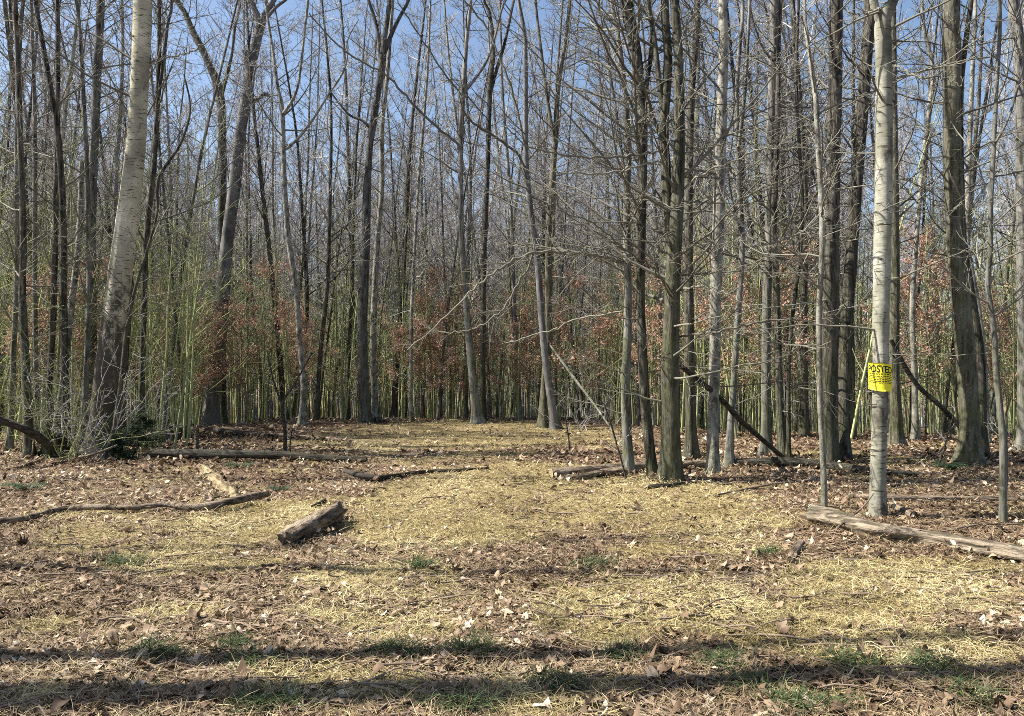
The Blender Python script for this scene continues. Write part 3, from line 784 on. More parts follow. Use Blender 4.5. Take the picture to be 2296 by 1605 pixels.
# trees just outside the frame on the sunny side: their shadows cross the ground in front
for k, (X, Y, r, H) in enumerate([(-7.0, 3.5, .2, 18), (-6.6, 4.2, .10, 17), (-5.9, 6.25, .06, 13), (-9.0, 7.2, .05, 14), (-9.8, 11.5, .09, 16)]):
    tr, tw, _ = proto_tree(900 + k, H, r, .22, 16, 2.0, .06, .01, .5)
    ob = thing("forest_tree", "tree beyond the picture's sunny edge, " + ["stoutest, farthest from the grove", "slim, second from the stoutest one", "slim and low, third from the stoutest one", "slim, second from the grove", "slim, closest to the grove"][k], "tree", (X, Y, gz(X, Y)))
    link("trunk", tr.mesh("trunk", M_DARK), ob); link("crown", tw.mesh("crown", M_TWIG), ob)

# ------------------------------------------------------------------ the woods behind: single trees, then the far mass
rw = np.random.default_rng(77)
PT = []
for k in range(12):
    H = rw.uniform(14, 21); r = [.035, .04, .048, .055, .065, .075, .085, .04, .045, .05, .06, .10][k]
    tr, tw, raw = proto_tree(300 + k, H, r, rw.uniform(.16, .42), int(rw.uniform(34, 46)), rw.uniform(1.6, 2.7), rw.uniform(.03, .11), abs(rw.normal(0, .03)), 1.35)
    mat = [M_GREY, M_DARK, M_GREY, M_PALE, M_MOSS, M_GREY, M_DARK, M_PALE, M_GREY, M_MOSS, M_BEECH, M_DARK][k]
    word = {M_GREY: "grey", M_DARK: "dark", M_PALE: "pale", M_MOSS: "mossy", M_BEECH: "ashen"}[mat]
    PT.append((tr.mesh("trunk", mat), tw.mesh("crown", M_TWIG if k % 3 else M_TWIGP), raw, r, word))

taken = [(h[0].location.x, h[0].location.y) for h in HERO]
SIGHT = [(h[0].location.x / h[0].location.y, h[0].location.y) for h in HERO if h[2] > 12]
def place(n, inner, outer, mind, rng, um=.74):
    out = []
    tries = 0
    while len(out) < n and tries < 200000:
        tries += 1
        u = rng.uniform(-um, um) if isinstance(um, float) else rng.uniform(*um)
        c = float(crest(u))
        Y = c + inner + (outer - inner) * rng.random() ** 1.25
        X = u * Y
        if u > .3 and rng.random() < .35 and Y > c + 9: continue
        if any(abs(u - hx) < .021 and Y < hy + 1.5 for hx, hy in SIGHT): continue
        if all((X - a) ** 2 + (Y - b) ** 2 > mind ** 2 for a, b in taken):
            out.append((X, Y)); taken.append((X, Y))
    return out

MARKS = [(-60, "frame's edge"), (230, "leaning birch"), (476, "forked beech"), (680, "pale high-forked tree"), (828, "twin trunks"), (1072, "slender dark tree"), (1240, "crossing pair"), (1490, "trunk clump"), (1735, "snapped-branch trunk"), (1875, "close-set pair"), (1970, "signed birch"), (2172, "mossy trunk"), (2400, "far edge")]
ORD = "first second third fourth fifth sixth seventh eighth ninth tenth eleventh twelfth thirteenth fourteenth fifteenth sixteenth seventeenth eighteenth nineteenth twentieth".split()
def ordn(i):
    return ORD[i] if i < 20 else ["twenty", "thirty", "forty", "fifty"][(i + 1) // 10 - 2] + ("-" + ORD[(i + 1) % 10 - 1] if (i + 1) % 10 else "th")

def label_rows(items, noun, rows):
    """items: (object, x, y, word); the label says which row and which one along it between two trees one can find"""
    bins = {}
    for o, X, Y, w in items:
        xd = (X / Y * F_PX + W_PX / 2) / KD
        seg = max(i for i in range(len(MARKS) - 1) if xd >= MARKS[i][0] or i == 0)
        d = Y - float(crest(X / Y))
        row = next(i for i, (lim, _) in enumerate(rows) if d <= lim)
        bins.setdefault((seg, row), []).append((xd, o, w))
    for (seg, row), v in bins.items():
        v.sort(key=lambda a: a[0])
        for i, (xd, o, w) in enumerate(v):
            o["label"] = f"{w} {noun} {rows[row][1]}{ordn(i)} from left between {MARKS[seg][1]} and {MARKS[seg + 1][1]}"

spots = place(226, -1.0, 24, .7, rw)
items = []
for i, (X, Y) in enumerate(spots):
    k = int(rw.integers(0, 12))
    tm, cm, raw, r, word = PT[k]
    ob = thing("forest_tree", "x", "tree", (X, Y, gz(X, Y)), "bare trees of the woods behind the clearing")
    s = rw.uniform(.8, 1.12)
    ob.rotation_euler = (rw.normal(0, .045), rw.normal(0, .045), rw.random() * 6.28)
    ob.scale = (s, s, s * rw.uniform(.92, 1.08))
    link("trunk", tm, ob); link("crown", cm, ob)
    items.append((ob, X, Y, ("stout " if r > .062 else "slim ") + word))
label_rows(items, "tree", [(5, "in front row, "), (11, "in second row, "), (17, "in third row, "), (99, "in back row, ")])

# saplings
SP = []
for k in range(8):
    st, tw, _, raw = proto_sapling(500 + k, rw.uniform(4.0, 7.5), rw.uniform(.014, .03), int(rw.uniform(12, 20)))
    SP.append((st.mesh("stem", M_SAP), tw.mesh("crown", M_SAP), raw))
spots = place(200, -1.2, 9, .36, rw) + place(45, -4.6, .5, .36, rw, (-.72, -.40))
items = []
for i, (X, Y) in enumerate(spots):
    sm, cm, raw = SP[int(rw.integers(0, 8))]
    ob = thing("sapling", "x", "sapling", (X, Y, gz(X, Y)), "bare saplings along the edge of the woods")
    s = rw.uniform(.8, 1.25)
    ob.rotation_euler = (rw.normal(0, .05), rw.normal(0, .05), rw.random() * 6.28)
    ob.scale = (s, s, s)
    link("stem", sm, ob); link("crown", cm, ob)
    items.append((ob, X, Y, "bare olive"))
label_rows(items, "sapling", [(1.5, "along the edge, "), (4, "just inside woods, "), (8, "deeper in woods, "), (99, "deepest in woods, ")])

LP = []
for k in range(4):
    st, tw, lf, raw = proto_sapling(600 + k, rw.uniform(4.4, 5.6), .02, 24, True)
    LP.append((st.mesh("stem", M_SAP), tw.mesh("crown", M_SAP), lf.mesh("foliage", M_RUSSET, smooth=False)))
RUS = [(345, 22.5), (372, 23), (395, 22.2), (420, 23.4), (445, 24), (385, 25), (560, 24.5), (640, 24), (660, 25), (690, 24.6), (900, 25.2), (935, 25.6), (965, 24.6), (985, 25.4), (1005, 24.8), (1025, 25.8), (1050, 25), (980, 27), (1015, 27.5), (1120, 25), (1155, 24.6), (1185, 25.4), (1200, 27), (1290, 24), (1340, 24), (1380, 22.5), (1460, 19.4), (1560, 19), (1690, 18.6), (1800, 18.6), (2060, 18.4), (2110, 18.8), (2245, 18), (2275, 18.4), (205, 18.5), (20, 17), (500, 24.5), (150, 18)]
items = []
for i, (xd, Y) in enumerate(RUS):
    X = ray(xd, 800)[0] * Y
    ob = thing("beech_sapling", "x", "sapling", (X, Y, gz(X, Y)), "young beeches holding dead leaves")
    sm, cm, lm = LP[i % 4]
    s = rw.uniform(.75, 1.15)
    ob.rotation_euler = (0, 0, rw.random() * 6.28); ob.scale = (s, s, s)
    link("stem", sm, ob); link("crown", cm, ob); link("foliage", lm, ob)
    items.append((ob, X, Y, "russet leaved"))
label_rows(items, "young beech", [(99, "")])

# far woods and undergrowth: one mass each
def merge(G, raw, X, Y, z, yaw, s, k_trunk, fine, rng):
    P, R, A, AR = raw[:4]
    c, sn = math.cos(yaw), math.sin(yaw)
    def tf(Q):
        Q = Q * s
        return np.stack([Q[..., 0] * c - Q[..., 1] * sn + X, Q[..., 0] * sn + Q[..., 1] * c + Y, Q[..., 2] + z], -1)
    r = rng.random()
    G.tubes(tf(P[None, ::2]), R[None, ::2] * s, k_trunk, rnd=np.array([r]))
    G.tubes(tf(A[:, ::2]), np.maximum(AR[:, ::2] * s, .005), 3, rnd=np.full(len(A), r))
    for j in range(4, 4 + 2 * fine, 2):
        B, BR = raw[j:j + 2]
        G.tubes(tf(B[:, ::(2 if j == 4 else 3)]), np.maximum(BR[:, ::(2 if j == 4 else 3)] * s, .0075), 3, rnd=np.full(len(B), r))
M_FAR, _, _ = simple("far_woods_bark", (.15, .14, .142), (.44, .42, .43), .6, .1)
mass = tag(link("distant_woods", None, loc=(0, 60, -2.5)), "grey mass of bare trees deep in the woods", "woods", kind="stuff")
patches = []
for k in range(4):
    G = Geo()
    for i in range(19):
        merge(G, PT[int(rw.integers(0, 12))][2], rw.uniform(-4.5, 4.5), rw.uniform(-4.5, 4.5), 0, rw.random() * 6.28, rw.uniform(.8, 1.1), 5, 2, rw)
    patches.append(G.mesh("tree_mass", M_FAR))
n_mass = 0
for Y in np.arange(27, 84, 6.0):
    for X in np.arange(-.8 * Y - 4, .8 * Y + 4, 7.0):
        u = X / Y
        c = float(crest(np.clip(u, -.7, .7)))
        if Y < c + 24 or (u > .32 and (rw.random() < .45 or Y > 62)): continue
        x_, y_ = X + rw.uniform(-2, 2), Y + rw.uniform(-2, 2)
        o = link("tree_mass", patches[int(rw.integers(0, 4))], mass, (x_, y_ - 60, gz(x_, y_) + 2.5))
        o.rotation_euler = (0, 0, rw.random() * 6.28)
        n_mass += 1
G = Geo()
for i in range(1000):
    u = rw.uniform(-.78, .78)
    Y = float(crest(np.clip(u, -.7, .7))) + 3 + 36 * rw.random() ** 1.3
    merge(G, SP[int(rw.integers(0, 8))][2], u * Y, Y, gz(u * Y, Y), rw.random() * 6.28, rw.uniform(.8, 1.3), 4, 1, rw)
M_UND, _, _ = simple("undergrowth_bark", (.13, .145, .06), (.37, .40, .19), .6, .1)
tag(link("undergrowth", G.mesh("undergrowth", M_UND)), "tangle of thin bare saplings deep among the trunks", "undergrowth", kind="stuff")

# ------------------------------------------------------------------ fallen logs and branches
LOGS = []
def log(name, label, cat, pts, mat, ends=(None, None), sides=16, rough=.08, lift=1.05, stubs=0, seed=1, ragged=False, depths=None):
    """pts: (x, y, width) of the axis seen in the photograph, lying on the ground; ends: material of each cut end"""
    rng = np.random.default_rng(seed)
    P, R = [], []
    for i, (xd, yd, w) in enumerate(pts):
        if depths is None:
            p = on_ground(xd, yd + w * .35)
            r = w / 2 * KD / F_PX * p[1]
            p = p + np.array([0, 0, r * lift])
        else:
            p = at(xd, yd, depths[i]); r = w / 2 * KD / F_PX * depths[i]
        P.append(p); R.append(r)
    L = sum(np.linalg.norm(P[i + 1] - P[i]) for i in range(len(P) - 1))
    n = int(min(max(L / .06, 12), 120))
    C = catmull(P, n); Rr = catmull(np.array(R)[:, None], n)[:, 0]
    org = C[n // 2].copy()
    root = thing(name, label, cat, org)
    yaw = math.atan2(C[-1, 1] - C[0, 1], C[-1, 0] - C[0, 0])
    LOGS.append((C.copy(), Rr.copy()))
    root.rotation_euler = (0, 0, yaw)
    C = C - org
    C = np.stack([C[:, 0] * math.cos(yaw) + C[:, 1] * math.sin(yaw), C[:, 1] * math.cos(yaw) - C[:, 0] * math.sin(yaw), C[:, 2]], -1)
    ang = np.arange(sides) * 2 * math.pi / sides
    wob = np.ones((1, n, sides))
    l = np.linspace(0, L, n)
    for q in range(6):
        f, kz, ph = rng.integers(2, 6), rng.uniform(.5, 4), rng.random(2) * 6.28
        wob[0] += rough * .4 * np.sin(f * ang[None] + kz * l[:, None] + ph[0])
    wob[0] += rough * .5 * rng.normal(size=(n, sides)) + rough * .3 * rng.normal(size=(1, sides))
    G = Geo(); G.tubes(C, Rr, sides, wob=wob)
    V = G.v[0].reshape(n, sides, 3)
    if ragged:
        ax = ortho(C[-1] - C[-2])
        V[-1] += ax * rng.uniform(-.05, .09, (sides, 1)); V[-2] += ax * rng.uniform(-.02, .03, (sides, 1))
        V[0] -= ax * rng.uniform(-.03, .05, (sides, 1))
        G.v[0] = V.reshape(-1, 3)
    for i, e in ((0, ends[0]), (-1, ends[1])):
        if e is None:
            G.cap(V[i].mean(0), V[i])
    if stubs:
        A, AR = spawn(rng, C[None], Rr[None], stubs, .08, .95, 0, 1.1, .03, .12, 5, .3, .004, False, lens=lambda q: .28 + 0 * q, lo=.3)
        A[..., 2] = np.maximum(A[..., 2], A[:, :1, 2] - .02)
        G.tubes(A, AR, 5)
    link("bark", G.mesh("bark", mat), root)
    for i, e in ((0, ends[0]), (-1, ends[1])):
        if e is not None:
            ax = ortho(C[1] - C[0]) * -1 if i == 0 else ortho(C[-1] - C[-2])
            E = Geo(); ring = V[i] + ax * .003
            E.cap(ring.mean(0) + ax * .004, ring)
            link("cut_end", E.mesh("cut_end", e, smooth=False), root)
    return root

log("fallen_log", "long straight dark log lying across the brown leaves below the beech", "log", [(342, 1024, 21), (460, 1026, 20), (600, 1028, 18), (720, 1032, 15), (822, 1034, 11)], M_LOGD, (M_LOG, None), seed=3, stubs=5, lift=1.5)
log("fallen_log", "short black log behind the forked sapling, below the beech", "log", [(464, 967, 15), (530, 974, 14), (604, 980, 12)], M_ROT_SHADE, seed=4, stubs=3)
log("fallen_log", "low brown rotten log sunk in grass, ending beyond the forked sapling", "log", [(606, 978, 12), (680, 982, 11), (740, 986, 10), (785, 990, 7)], M_LOG, seed=5)
log("fallen_branch", "long curved smooth branch lying across the leaves to the frame", "branch", [(-30, 1177, 15), (60, 1168, 14), (130, 1151, 14), (200, 1146, 13), (300, 1144, 12), (370, 1138, 14), (440, 1144, 17), (510, 1135, 18), (560, 1124, 18), (598, 1115, 15)], M_LOG, (None, M_WOOD), seed=6, stubs=4, rough=.05, sides=14, lift=1.8)
log("split_plank", "pale yellow split piece of trunk pointing out from under the dark log", "wood", [(452, 1046, 24), (480, 1068, 34), (510, 1098, 34), (530, 1116, 26)], M_PLANK, seed=7, rough=.3, lift=.1, ragged=True)
log("fallen_branch", "short grey stick leaning beside the pale split trunk piece", "branch", [(447, 1082, 8), (462, 1100, 8), (476, 1124, 8)], M_LOG, seed=8, sides=9)
log("fallen_branch", "thin curved twig crossing in front of the split trunk piece", "branch", [(482, 1124, 5), (512, 1112, 4), (540, 1098, 4)], M_LOGD, seed=9, sides=8, lift=4)
log("log_stub", "short thick weathered log half buried in straw coloured grass", "log", [(640, 1215, 34), (668, 1198, 40), (705, 1180, 44), (735, 1165, 44), (754, 1156, 38)], M_LOG, (None, M_ROT_SHADE), seed=10, rough=.2, sides=22, ragged=True)  # right end cap near-black: its shaded side put into the colour
log("fallen_branch", "dark forked bark piece standing on the grass behind the log stub", "branch", [(700, 1138, 8), (718, 1130, 9), (733, 1120, 7)], M_LOGD, seed=11, sides=9, lift=1.4)
log("fallen_log", "sawn log with a bright yellow cut end by the trunk clump", "log", [(1236, 1064, 22), (1300, 1059, 21), (1380, 1053, 20), (1470, 1047, 20), (1600, 1041, 19)], M_LOG, (M_WOOD, None), seed=12, stubs=3)
log("fallen_log", "rough broken log lying in front of the sawn one", "log", [(1268, 1072, 10), (1310, 1070, 13), (1350, 1062, 15), (1398, 1060, 22)], M_LOG, seed=13, rough=.16, ragged=True)
log("fallen_log", "long dark mossy log running behind the pale winding stem", "log", [(1640, 1042, 17), (1740, 1040, 22), (1850, 1046, 21), (1930, 1055, 17), (2000, 1062, 14), (2080, 1066, 9)], M_LOGD, seed=14, stubs=5)
log("fallen_log", "big old mossy log with bare weathered wood below the signed birch", "log", [(1822, 1158, 40), (1880, 1172, 38), (1960, 1193, 34), (2060, 1211, 33), (2160, 1226, 34), (2240, 1240, 34), (2330, 1256, 34)], M_LOGM, (M_LOG, None), seed=15, rough=.12, sides=22, stubs=4)
log("log_stub", "small black ended log beside the foot of the signed birch", "log", [(1996, 1136, 13), (2022, 1148, 15), (2048, 1160, 18)], M_LOG, (None, M_ROT_SHADE), seed=16)
log("fallen_log", "thin brown log lying straight across leaves behind the elbowed stem", "log", [(1895, 1108, 8), (1960, 1116, 13), (2060, 1120, 14), (2160, 1120, 13), (2320, 1118, 12)], M_LOG, seed=17, stubs=4)
log("fallen_branch", "forked dead branch on the leaves just behind the signed birch", "branch", [(1994, 1090, 5), (2020, 1086, 6), (2060, 1078, 4)], M_LOG, seed=18, sides=8)
log("fallen_branch", "thin bent branch resting on the old mossy log's middle", "branch", [(1868, 1200, 4), (1880, 1180, 5), (1900, 1165, 5), (1935, 1135, 4), (1958, 1105, 3)], M_LOG, seed=19, sides=8, depths=[7.35, 7.4, 7.5, 7.9, 8.1])
log("fallen_branch", "thin branch lying over leaves beyond the old log's far half", "branch", [(2130, 1190, 4), (2180, 1182, 5), (2240, 1178, 5), (2310, 1180, 4)], M_LOG, seed=20, sides=8, lift=2.5)
log("log_stub", "small ring ended log stub sunk in brown grass below the old log", "log", [(1772, 1258, 17), (1780, 1240, 18), (1796, 1222, 16)], M_LOG, (M_LOGD, None), seed=21, rough=.1)
log("fallen_branch", "flat dark branch in front of the trunk clump's feet", "branch", [(1445, 1092, 7), (1500, 1088, 9), (1560, 1082, 7), (1640, 1086, 5)], M_LOGD, seed=22, sides=9)
log("fallen_branch", "curved thin branch running from the clump towards the winding stem", "branch", [(1600, 1112, 4), (1680, 1098, 5), (1740, 1086, 5), (1830, 1076, 4)], M_LOG, seed=23, sides=8, lift=1.5)
log("fallen_log", "charred black log lying in the shade at the clearing's middle", "log", [(772, 1056, 9), (800, 1066, 13), (840, 1074, 14), (880, 1070, 12), (950, 1060, 9), (1040, 1054, 6), (1095, 1049, 4)], M_ROT_SHADE, seed=24, stubs=5, rough=.15)  # black log also draws the shadow strip lying across the ground here
log("leaning_pole", "dead dark pole slanting down from the clump to the mossy log", "branch", [(1526, 820, 11), (1613, 892, 12), (1663, 945, 12), (1763, 1032, 9)], M_LOGD, seed=25, sides=10, depths=[11.6, 12.2, 12.7, 13.6], stubs=5)
log("leaning_pole", "dead dark pole slanting down between the signed birch and mossy trunk", "branch", [(1997, 762, 9), (2050, 855, 11), (2110, 912, 11), (2153, 958, 10), (2232, 1034, 8)], M_LOGD, seed=26, sides=10, depths=[14.5, 14.5, 14.4, 14.3, 13.6], stubs=6)
log("leaning_pole", "pale broken tree top leaning down beside the crossing pair", "branch", [(1234, 775, 4), (1285, 845, 6), (1338, 915, 5), (1398, 1004, 3)], M_GREY, seed=27, sides=10, depths=[19.6, 18.5, 17.2, 15.2], stubs=10)
log("fallen_branch", "thick black bough coming into the grove from the frame's edge", "branch", [(-40, 925, 16), (20, 948, 18), (70, 968, 18), (110, 1000, 20)], M_LOGD, seed=28, sides=12, depths=[12.8, 13.0, 13.2, 13.6], stubs=6)
log("fallen_branch", "brown branch on the leaves below the mossy stump", "branch", [(30, 1052, 6), (70, 1040, 7), (118, 1020, 7)], M_LOG, seed=29, sides=8, stubs=3)
log("fallen_branch", "dry stick lying flat near the frame's edge, left of the mossy stump", "branch", [(-20, 1034, 5), (40, 1032, 6), (96, 1034, 4)], M_LOG, seed=30, sides=8, stubs=2)
log("fallen_branch", "pale stick reaching out from the birch foot over the leaves", "branch", [(176, 1024, 5), (210, 1018, 5), (262, 998, 4)], M_LOG, seed=31, sides=8, depths=[12.9, 12.9, 13.3])
log("fallen_branch", "rotten stick lying in straw between the leaf drifts", "branch", [(2000, 1432, 9), (2040, 1444, 11), (2075, 1450, 8)], M_LOG, seed=32, sides=9)

# stumps: lumpy, broken-topped
def stump(name, label, xd, yd, w, h, mat, seed, roots=0, moss=False):
    rng = np.random.default_rng(seed)
    c = on_ground(xd, yd)
    r = w / 2 * KD / F_PX * c[1]; H = h * KD / F_PX * c[1]
    root = thing(name, label, "stump", c)
    n, k = 14, 20
    t = np.linspace(0, 1, n)
    P = np.stack([np.cumsum(rng.normal(0, .02 * r, n)), np.cumsum(rng.normal(0, .02 * r, n)), t * H - .05], -1)
    R = r * (1.1 - .25 * t + .5 * np.exp(-t * 6))
    ang = np.arange(k) * 2 * math.pi / k
    wob = 1 + .16 * np.sin(3 * ang + 1)[None, None] + .13 * rng.normal(size=(1, n, k)) + .12 * np.sin(7 * ang)[None, None]
    G = Geo(); G.tubes(P, R, k, wob=wob)
    V = G.v[0].reshape(n, k, 3)
    V[-1, :, 2] += rng.uniform(-.35, .25, k) * H; V[-2, :, 2] += rng.uniform(-.1, .05, k) * H
    G.v[0] = V.reshape(-1, 3)
    G.cap(V[-1].mean(0) - np.array([0, 0, H * .3]), V[-1])
    link("stump_body", G.mesh("stump_body", mat), root)
    for j in range(roots):
        a = rng.random() * 6.28
        q = np.array([[0, 0, H * .4], [math.cos(a) * r * .9, math.sin(a) * r * .9, H * rng.uniform(.2, .8)], [math.cos(a) * r * 1.6, math.sin(a) * r * 1.4, H * rng.uniform(.1, 1.0)], [math.cos(a + .3) * r * 2.1, math.sin(a + .3) * r * 1.9, H * rng.uniform(0, .9)]])
        E = Geo(); E.tubes(catmull(q, 12), np.linspace(.03, .008, 12) * (1 + r), 7)
        link("root", E.mesh("root", M_LOGD if j % 2 else M_LOG), root)
    return root
stump("rotten_stump", "squat black rotten stump with pale roots, between birch and beech", 394, 986, 44, 36, M_ROT_SHADE, 5, roots=6)
stump("mossy_stump", "dark mossy old stump at the foot of the grove", 112, 1028, 40, 60, bark("moss_stump", (.03, .032, .02), (.10, .11, .055), furrow=(9, 9, 4), blotch=(.06, .08, .03), depth=.03), 6, roots=5)
stump("snag", "thin broken brown snag standing beside the rotten stump", 441, 1006, 9, 50, M_LOG, 7)
stump("rotten_stump", "low dark rotten stump against the foot of the lighter twin trunk", 848, 948, 26, 14, M_ROT_SHADE, 8, roots=4)

# young forked sapling standing alone in the clearing
def line_plant(name, label, cat, lines, mat, seed, twigs=5):
    rng = np.random.default_rng(seed)
    base = on_ground(*lines[0][0][:2]); Y = base[1]
    root = thing(name, label, cat, base)
    st = Geo(); tw = Geo()
    for ln in lines:
        P = np.array([at(a, b, Y) for a, b, w in ln]) - base
        R = np.array([max(w / 2 * KD / F_PX * Y, .003) for a, b, w in ln])
        n = 5 * len(ln)
        C = catmull(P, n); Rr = catmull(R[:, None], n)[:, 0]
        st.tubes(C, Rr, 8)
        A, AR = spawn(rng, C[None], Rr[None], twigs, .3, 1, .35, .8, .05, .12, 5, .6, .0028)
        B, BR = spawn(rng, A, AR, 3, .2, 1, .5, .7, .03, .14, 4, .6, .0024)
        tw.tubes(A, AR, 4); tw.tubes(B, BR, 3)
    link("stem", st.mesh("stem", mat), root); link("crown", tw.mesh("crown", M_TWIG), root)
    return root
line_plant("sapling", "dark Y-shaped young sapling standing alone behind the long dark log", "sapling",
           [[(638, 1022, 9), (639, 970, 8), (634, 930, 8), (632, 903, 7)], [(632, 905, 6), (622, 880, 5), (612, 850, 4), (600, 795, 3)], [(632, 905, 6), (642, 885, 5), (656, 868, 4), (700, 790, 3)]], M_LOGD, 41)
line_plant("sapling", "small thin shoot growing by the Y-shaped sapling's foot", "sapling", [[(652, 1020, 3), (650, 1000, 3), (655, 960, 2)]], M_LOGD, 42, 3)
line_plant("sapling", "thin leaning shoot in front of the clump's sawn log", "sapling", [[(1404, 1075, 5), (1392, 1030, 4), (1372, 960, 4), (1352, 900, 3)]], M_LOGD, 43, 4)
line_plant("sapling", "small crooked shoot behind the old log near the mossy trunk", "sapling", [[(2100, 1050, 4), (2115, 1010, 4), (2125, 970, 3), (2140, 920, 3)]], M_LOGD, 44, 4)
line_plant("sapling", "short thin shoot in the straw before the sawn log", "sapling", [[(1276, 1010, 4), (1274, 980, 3), (1268, 940, 3)]], M_LOGD, 45, 3)

# brush: bare bushes in the grove
def bush(name, label, xd, yd, n, ln, mat, seed, depth=None):
    rng = np.random.default_rng(seed)
    c = on_ground(xd, yd)
    root = thing(name, label, "bush", c)
    az = rng.random(n) * 6.28
    k = 9
    P = np.zeros((n, k, 3)); P[:, 0] = np.stack([rng.normal(0, .18, n), rng.normal(0, .18, n), np.full(n, -.03)], -1)
    d = ortho(np.stack([np.cos(az) * .75, np.sin(az) * .75, rng.uniform(.25, 1.5, n)], -1))
    L = ln * rng.uniform(.5, 1.2, n)
    for j in range(1, k):
        d = ortho(d + rng.normal(0, .14, d.shape) + np.array([0, 0, .02]))
        P[:, j] = P[:, j - 1] + d * (L / (k - 1))[:, None]
    P[..., 2] = np.maximum(P[..., 2], -.03)
    R = np.linspace(1, .3, k)[None] * rng.uniform(.006, .013, n)[:, None]
    st = Geo(); st.tubes(P, R, 6)
    A, AR = spawn(rng, P, R, 6, .2, 1, .4, .8, .02, .15, 6, .6, .0028)
    B, BR = spawn(rng, A, AR, 4, .2, 1, .5, .75, .0, .16, 4, .6, .0024)
    tw = Geo(); tw.tubes(A, AR, 4); tw.tubes(B, BR, 3)
    link("stem", st.mesh("stem", mat), root); link("crown", tw.mesh("crown", mat), root)
for i, (xd, yd, n, ln, lab) in enumerate([(150, 1030, 16, 2.2, "dense dark bare bush below the snag"), (230, 1028, 14, 2.0, "bare twiggy bush at the leaning birch's foot"), (60, 1015, 14, 2.4, "bare sprawling bush under the black bough"),
                                          (300, 1000, 10, 2.2, "thin bare bush behind the green hemlock"), (15, 990, 12, 2.2, "bare bush half cut off by the frame beside the grove"), (1300, 965, 9, 1.6, "bare bush beside the leaning broken tree top")]):
    bush("bare_bush", lab, xd, yd, n, ln, M_TWIG if i % 2 else M_SAP, 60 + i)

# low hemlock and ferns on the left
def hemlock(label, xd, yd, H, seed):
    rng = np.random.default_rng(seed)
    c = on_ground(xd, yd)
    root = thing("hemlock_sapling", label, "evergreen", c)
    P = np.stack([np.zeros(10), np.zeros(10), np.linspace(-.02, H, 10)], -1)
    R = np.linspace(.02, .004, 10)
    st = Geo(); st.tubes(P, R, 7)
    A, AR = spawn(rng, P[None], R[None], 26, .08, .97, 0, 1.35, -.02, .08, 7, .5, .003, True, lens=lambda q: H * .75 * (1.1 - q), lo=.6)
    B, BR = spawn(rng, A, AR, 7, .15, 1, .38, .7, -.01, .08, 5, .6, .002)
    st.tubes(A, AR, 4); st.tubes(B, BR, 3)
    nd = Geo()
    pts = np.vstack([B[:, 1:].reshape(-1, 3), A[:, 2:].reshape(-1, 3)])
    n = 5200
    s = pts[rng.integers(0, len(pts), n)] + rng.normal(0, .025, (n, 3))
    leaves(nd, s[:, 0], s[:, 1], np.full(n, .032), rng, 0, rng.random(n), tilt=.4, z=s[:, 2])
    link("stem", st.mesh("stem", M_SAP), root); link("foliage", nd.mesh("foliage", M_FERN, smooth=False), root)
hemlock("low dark green hemlock spreading behind the rotten stump and birch", 318, 1012, .75, 71)
hemlock("tiny green hemlock by the leaning stem at the birch foot", 262, 1030, .4, 72)

def fern(label, xd, yd, seed, size=.42):
    rng = np.random.default_rng(seed)
    c = on_ground(xd, yd)
    G = Geo()
    for f in range(11):
        az = f * .571 + rng.normal(0, .2); L = size * rng.uniform(.7, 1.1)
        t = np.linspace(0, 1, 12)
        x = L * t * .9; z = L * (.75 * t - .62 * t ** 2)
        for i in range(1, 12):
            w = L * .2 * math.sin(math.pi * min(t[i] * .9 + .1, 1)) + .006
            for sd in (-1, 1):
                b0, b1 = np.array([x[i - 1], 0, z[i - 1]]), np.array([x[i], 0, z[i]])
                tip = b0 * .4 + b1 * .6 + np.array([.02, sd * w, -.02])
                v = np.array([b0, b0 * .3 + b1 * .7, tip])
                ca, sa = math.cos(az), math.sin(az)
                v = np.stack([v[:, 0] * ca - v[:, 1] * sa, v[:, 0] * sa + v[:, 1] * ca, v[:, 2]], -1)
                G.add(v, tris=[(0, 1, 2)], rnd=np.full(3, rng.random()))
    root = thing("fern_plant", label, "fern", c)
    link("frond", G.mesh("frond", M_FERN, smooth=False), root)
fern("dark green fern on the leaves below the brown branch", 62, 1098, 81)
fern("green fern close to the wide foot of the stout mossy trunk", 2130, 1052, 82, .5)
fern("green fern sprouting from the straw by the long curved branch", 628, 1100, 83, .3)
fern("small green fern under the middle of the long dark log", 540, 1048, 84, .35)

# ------------------------------------------------------------------ ground cover: dry grass, green grass, leaves, small sticks
rg = np.random.default_rng(21)
x, y = scatter(330000, 3.1, 27, 1.35, rg)
s = straw(x, y)
keep = s + .10 > rg.random(len(x)) * .95 + .05
x, y = x[keep], y[keep]
G = Geo()
sc = np.clip(y / 7, .75, 2.2)
clump = noise2(x * 2.3, y * 2.3, 31)
v, q, r = blades(x, y, rg, (.045 + .11 * rg.random(len(x)) ** 1.5) * (.6 + .8 * clump), .0042 * sc * (.6 + .8 * rg.random(len(x))), .85, np.clip(rg.normal(.5, .22, len(x)) + (noise2(x * 1.3, y * 1.7, 44) - .5) * .7, 0, 1))
G.add(v, q, rnd=r)
tag(link("dry_grass", G.mesh("dry_grass", M_STRAW)), "pale straw coloured dry grass matted over the clearing", "grass", kind="stuff")

x, y = scatter(240000, 3.1, 22, 1.5, rg)
s = straw(x, y)
keep = (s < rg.random(len(x)) * .9)
x, y = x[keep], y[keep]
G = Geo()
v, q, r = blades(x, y, rg, .05 + .13 * rg.random(len(x)), .0036 * np.clip(y / 7, .75, 2.2) * (.6 + .8 * rg.random(len(x))), .8, np.clip(rg.normal(.5, .27, len(x)), 0, 1))
G.add(v, q, rnd=r)
tag(link("brown_grass", G.mesh("brown_grass", M_BROWNG)), "brown withered grass between the fallen leaves", "grass", kind="stuff")

